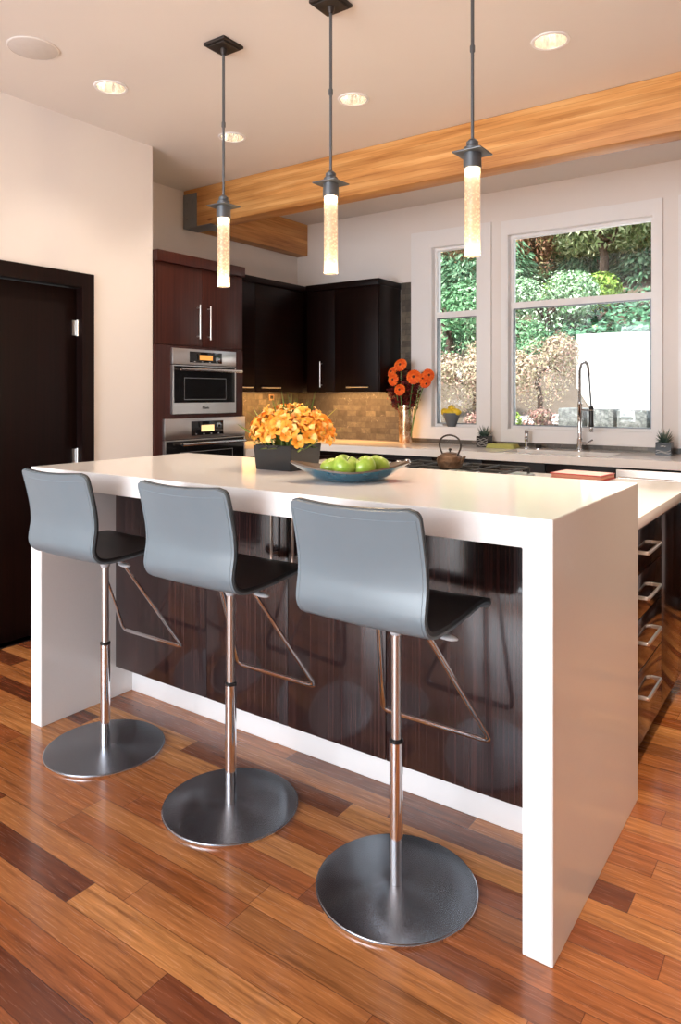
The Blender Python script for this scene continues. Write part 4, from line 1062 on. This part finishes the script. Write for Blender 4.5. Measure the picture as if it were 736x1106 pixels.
foliage('round_shrub', (-4.85, 14.0, 2.95), (.95, .8, .95), 9000, .04, 'g_bush', 'rounded pale-tipped green shrub behind the middle of the large window', 'shrub', 1, lobes=4)
foliage('japanese_maple', (-3.20, 9.0, 1.66), (.46, .42, .48), 9000, .026, 'g_maple', 'pale pinkish maple at lower left of the large window', 'tree', 2, lobes=6, inner=.4, aspect=3)
foliage('japanese_maple', (-4.28, 9.4, 1.62), (.60, .5, .55), 9000, .028, 'g_maple', 'pale yellowish maple seen through the left window', 'tree', 3, lobes=6, inner=.4, aspect=3)
foliage('round_shrub', (-6.3, 12.6, 2.6), (1.0, .8, 1.0), 7000, .045, 'g_green', 'bright green shrub seen through the left window behind the maple', 'shrub', 4, lobes=4)
foliage('round_shrub', (-5.2, 12.9, 2.25), (.7, .6, .65), 5000, .04, 'g_green', 'green shrub just below the rounded pale-tipped one', 'shrub', 14, lobes=3)
foliage('lime_shrub', (-4.55, 15.4, 3.35), (.75, .6, .65), 4000, .05, 'g_lime', 'yellow-green shrub right behind the rounded pale-tipped one', 'shrub', 5, lobes=3)
foliage('red_shrub', (-2.86, 8.1, 1.05), (.25, .18, .17), 2200, .018, 'g_red', 'low reddish shrub beside the granite blocks', 'shrub', 6, trunk=False, lobes=2)
foliage('red_shrub', (-3.55, 7.9, 1.05), (.18, .16, .14), 1100, .018, 'g_red', 'low reddish shrub at lower right of the left window', 'shrub', 16, trunk=False, lobes=2)
foliage('lime_shrub', (-3.15, 7.9, 1.04), (.14, .14, .16), 900, .022, 'g_lime', 'small yellow-green shrub at the lower left corner of the large window', 'shrub', 7, trunk=False)
foliage('pink_shrub', (-1.50, 8.5, 1.22), (.13, .1, .07), 600, .014, 'g_red', 'small pinkish shrub behind the last granite block', 'shrub', 8, trunk=False)
trees = [(-3.1, 17.9, 4.2, 1.6, 1.9, 'g_conifer', 'blue-green conifer at the right of the large window'), (-5.0, 18.5, 4.6, 1.5, 2.0, 'g_conifer', 'blue-green conifer at the centre of the large window'),
         (-4.5, 16.9, 5.35, 1.3, .75, 'g_olive', 'olive green tree at the top of the large window'), (-1.2, 18.6, 5.2, 1.9, 2.4, 'g_conifer', 'blue-green conifer behind the right casing'),
         (-6.6, 18.5, 4.9, 1.3, 1.9, 'g_olive', 'olive green tree behind the pale-tipped shrub'), (-2.6, 16.6, 5.55, 1.6, .8, 'g_olive', 'olive green tree at the top right of the large window'),
         (-7.6, 17.0, 4.0, 1.4, 1.3, 'g_conifer', 'green conifer in the middle of the left window'), (-7.7, 17.5, 5.6, 1.3, 1.05, 'g_rust', 'rust brown tree at the top of the left window'),
         (-6.35, 17.4, 5.3, .8, 1.1, 'g_rust', 'rust brown tree at the upper left of the large window'), (-9.3, 18.5, 4.6, 2.0, 2.4, 'g_conifer', 'dark conifer at the left of the left window'),
         (-6.8, 21.5, 6.6, 2.4, 2.4, 'g_olive', 'tall olive tree in the far background left'), (-.4, 21.5, 6.0, 2.6, 2.8, 'g_conifer', 'tall dark conifer in the far background right'),
         (-4.4, 23, 7.0, 3.0, 3.0, 'g_conifer', 'tall dark conifer in the far background centre'), (-9.5, 22, 7.0, 2.8, 3.0, 'g_conifer', 'tall dark conifer in the far background at far left')]
for k, (x, y, z, rx, rz_, m, lab) in enumerate(trees):
    foliage('garden_tree', (x, y, z), (rx, rx*.8, rz_), 9000, .085 if m != 'g_rust' else .06, m, lab, 'tree', 30+k, lobes=8, inner=.45, droop=.6 if m == 'g_conifer' else 0, aspect=3.2, group=BT)
# ivy bank above the wall
rnd = random.Random(77); vs, fs = [], []
for k in range(9000):
    x = rnd.uniform(-4.6, 3.5); y = rnd.uniform(13.36, 16.2) if k % 3 else rnd.uniform(13.34, 13.6)
    z = terr(x, y)+rnd.uniform(.0, .22) if y > 13.25 else 2.47+rnd.uniform(-.02, .10)+.0*x
    p = Vector((x, y, z)); a = Vector((rnd.uniform(-1, 1), rnd.uniform(-1, 1), rnd.uniform(-.6, .6))).normalized()*.06; c = a.cross(Vector((rnd.uniform(-1, 1), -.6, 1))).normalized()*.045
    i = len(vs); vs += [p-a, p+c, p+a, p-c]; fs.append((i, i+1, i+2, i+3))
me = bpy.data.meshes.new('ivy'); me.from_pydata([tuple(v) for v in vs], [], fs); me.materials.append(M['g_ivy'])
o = bpy.data.objects.new('ivy_ground_cover', me); COL.objects.link(o); tag(o, 'green ivy covering the bank above the white garden wall', 'ivy', kind='stuff')

# ------------------------------------------------------------------ light
W = bpy.data.worlds.new('world'); sc.world = W; W.use_nodes = True
wn = W.node_tree.nodes; bg = wn['Background']
sky = wn.new('ShaderNodeTexSky'); sky.sky_type = 'NISHITA'; sky.sun_disc = False; sky.sun_elevation = R(50); sky.sun_rotation = R(200); sky.air_density = 1.2; sky.dust_density = 3
mixn = wn.new('ShaderNodeMix'); mixn.data_type = 'RGBA'; mixn.inputs[0].default_value = .6; mixn.inputs[7].default_value = (.86, .93, 1, 1)
mul = wn.new('ShaderNodeMix'); mul.data_type = 'RGBA'; mul.blend_type = 'MULTIPLY'; mul.inputs[0].default_value = 1; mul.inputs[7].default_value = (.12, .12, .12, 1)
W.node_tree.links.new(sky.outputs[0], mul.inputs[6]); W.node_tree.links.new(mul.outputs[2], mixn.inputs[6]); W.node_tree.links.new(mixn.outputs[2], bg.inputs[0]); bg.inputs[1].default_value = 1.4
s = bpy.data.lights.new('sun', 'SUN'); s.energy = 5.5; s.angle = R(3); s.color = (1, .96, .9)
so = bpy.data.objects.new('sun', s); COL.objects.link(so); so.rotation_euler = (R(32), R(-12), 0)   # high sun from behind the house
# added area lamp standing in for daylight through the unseen rear opening
area('daylight_rear', (-2.1, YB-.1, 1.5), (R(94), 0, 0), 2.7, 2.4, 105, (.82, .91, 1))
area('rear_ceiling_fill', (-1.5, YB-.05, 1.2), (R(128), 0, 0), 3.6, 1.8, 40, (.95, .96, 1))  # added fill lamp, tilted up to brighten the ceiling
for k, (x, y) in enumerate(cans):
    l = bpy.data.lights.new('can_light', 'SPOT'); l.energy = (10, 24, 16, 34, 120, 32)[k]; l.color = (1, .83, .66) if k < 4 else (1, .78, .56); l.spot_size = R(105 if k < 4 else 85); l.spot_blend = .7; l.shadow_soft_size = .04
    lo = bpy.data.objects.new('can_light', l); COL.objects.link(lo); lo.location = (x, y, CZ-.012)

# ------------------------------------------------------------------ camera
cam = bpy.data.cameras.new('camera'); co = bpy.data.objects.new('camera', cam); COL.objects.link(co)
co.location = (0, 0, 1.363); co.rotation_euler = (R(90), 0, math.atan2(.5767, .8170))
cam.sensor_fit = 'HORIZONTAL'; cam.sensor_width = 36; cam.lens = 36*765/736; cam.shift_x = 0; cam.shift_y = -(553-427)/736
cam.clip_start = .05; cam.clip_end = 200
sc.camera = co
sc.view_settings.view_transform = 'Standard'; sc.view_settings.look = 'None'; sc.view_settings.gamma = 1; sc.view_settings.use_curve_mapping = False
sc.view_settings.exposure = .9
sc.cycles.use_denoising = True
sc.cycles.max_bounces = 8; sc.cycles.diffuse_bounces = 5; sc.cycles.glossy_bounces = 4; sc.cycles.transparent_max_bounces = 12
sc.cycles.sample_clamp_indirect = 6
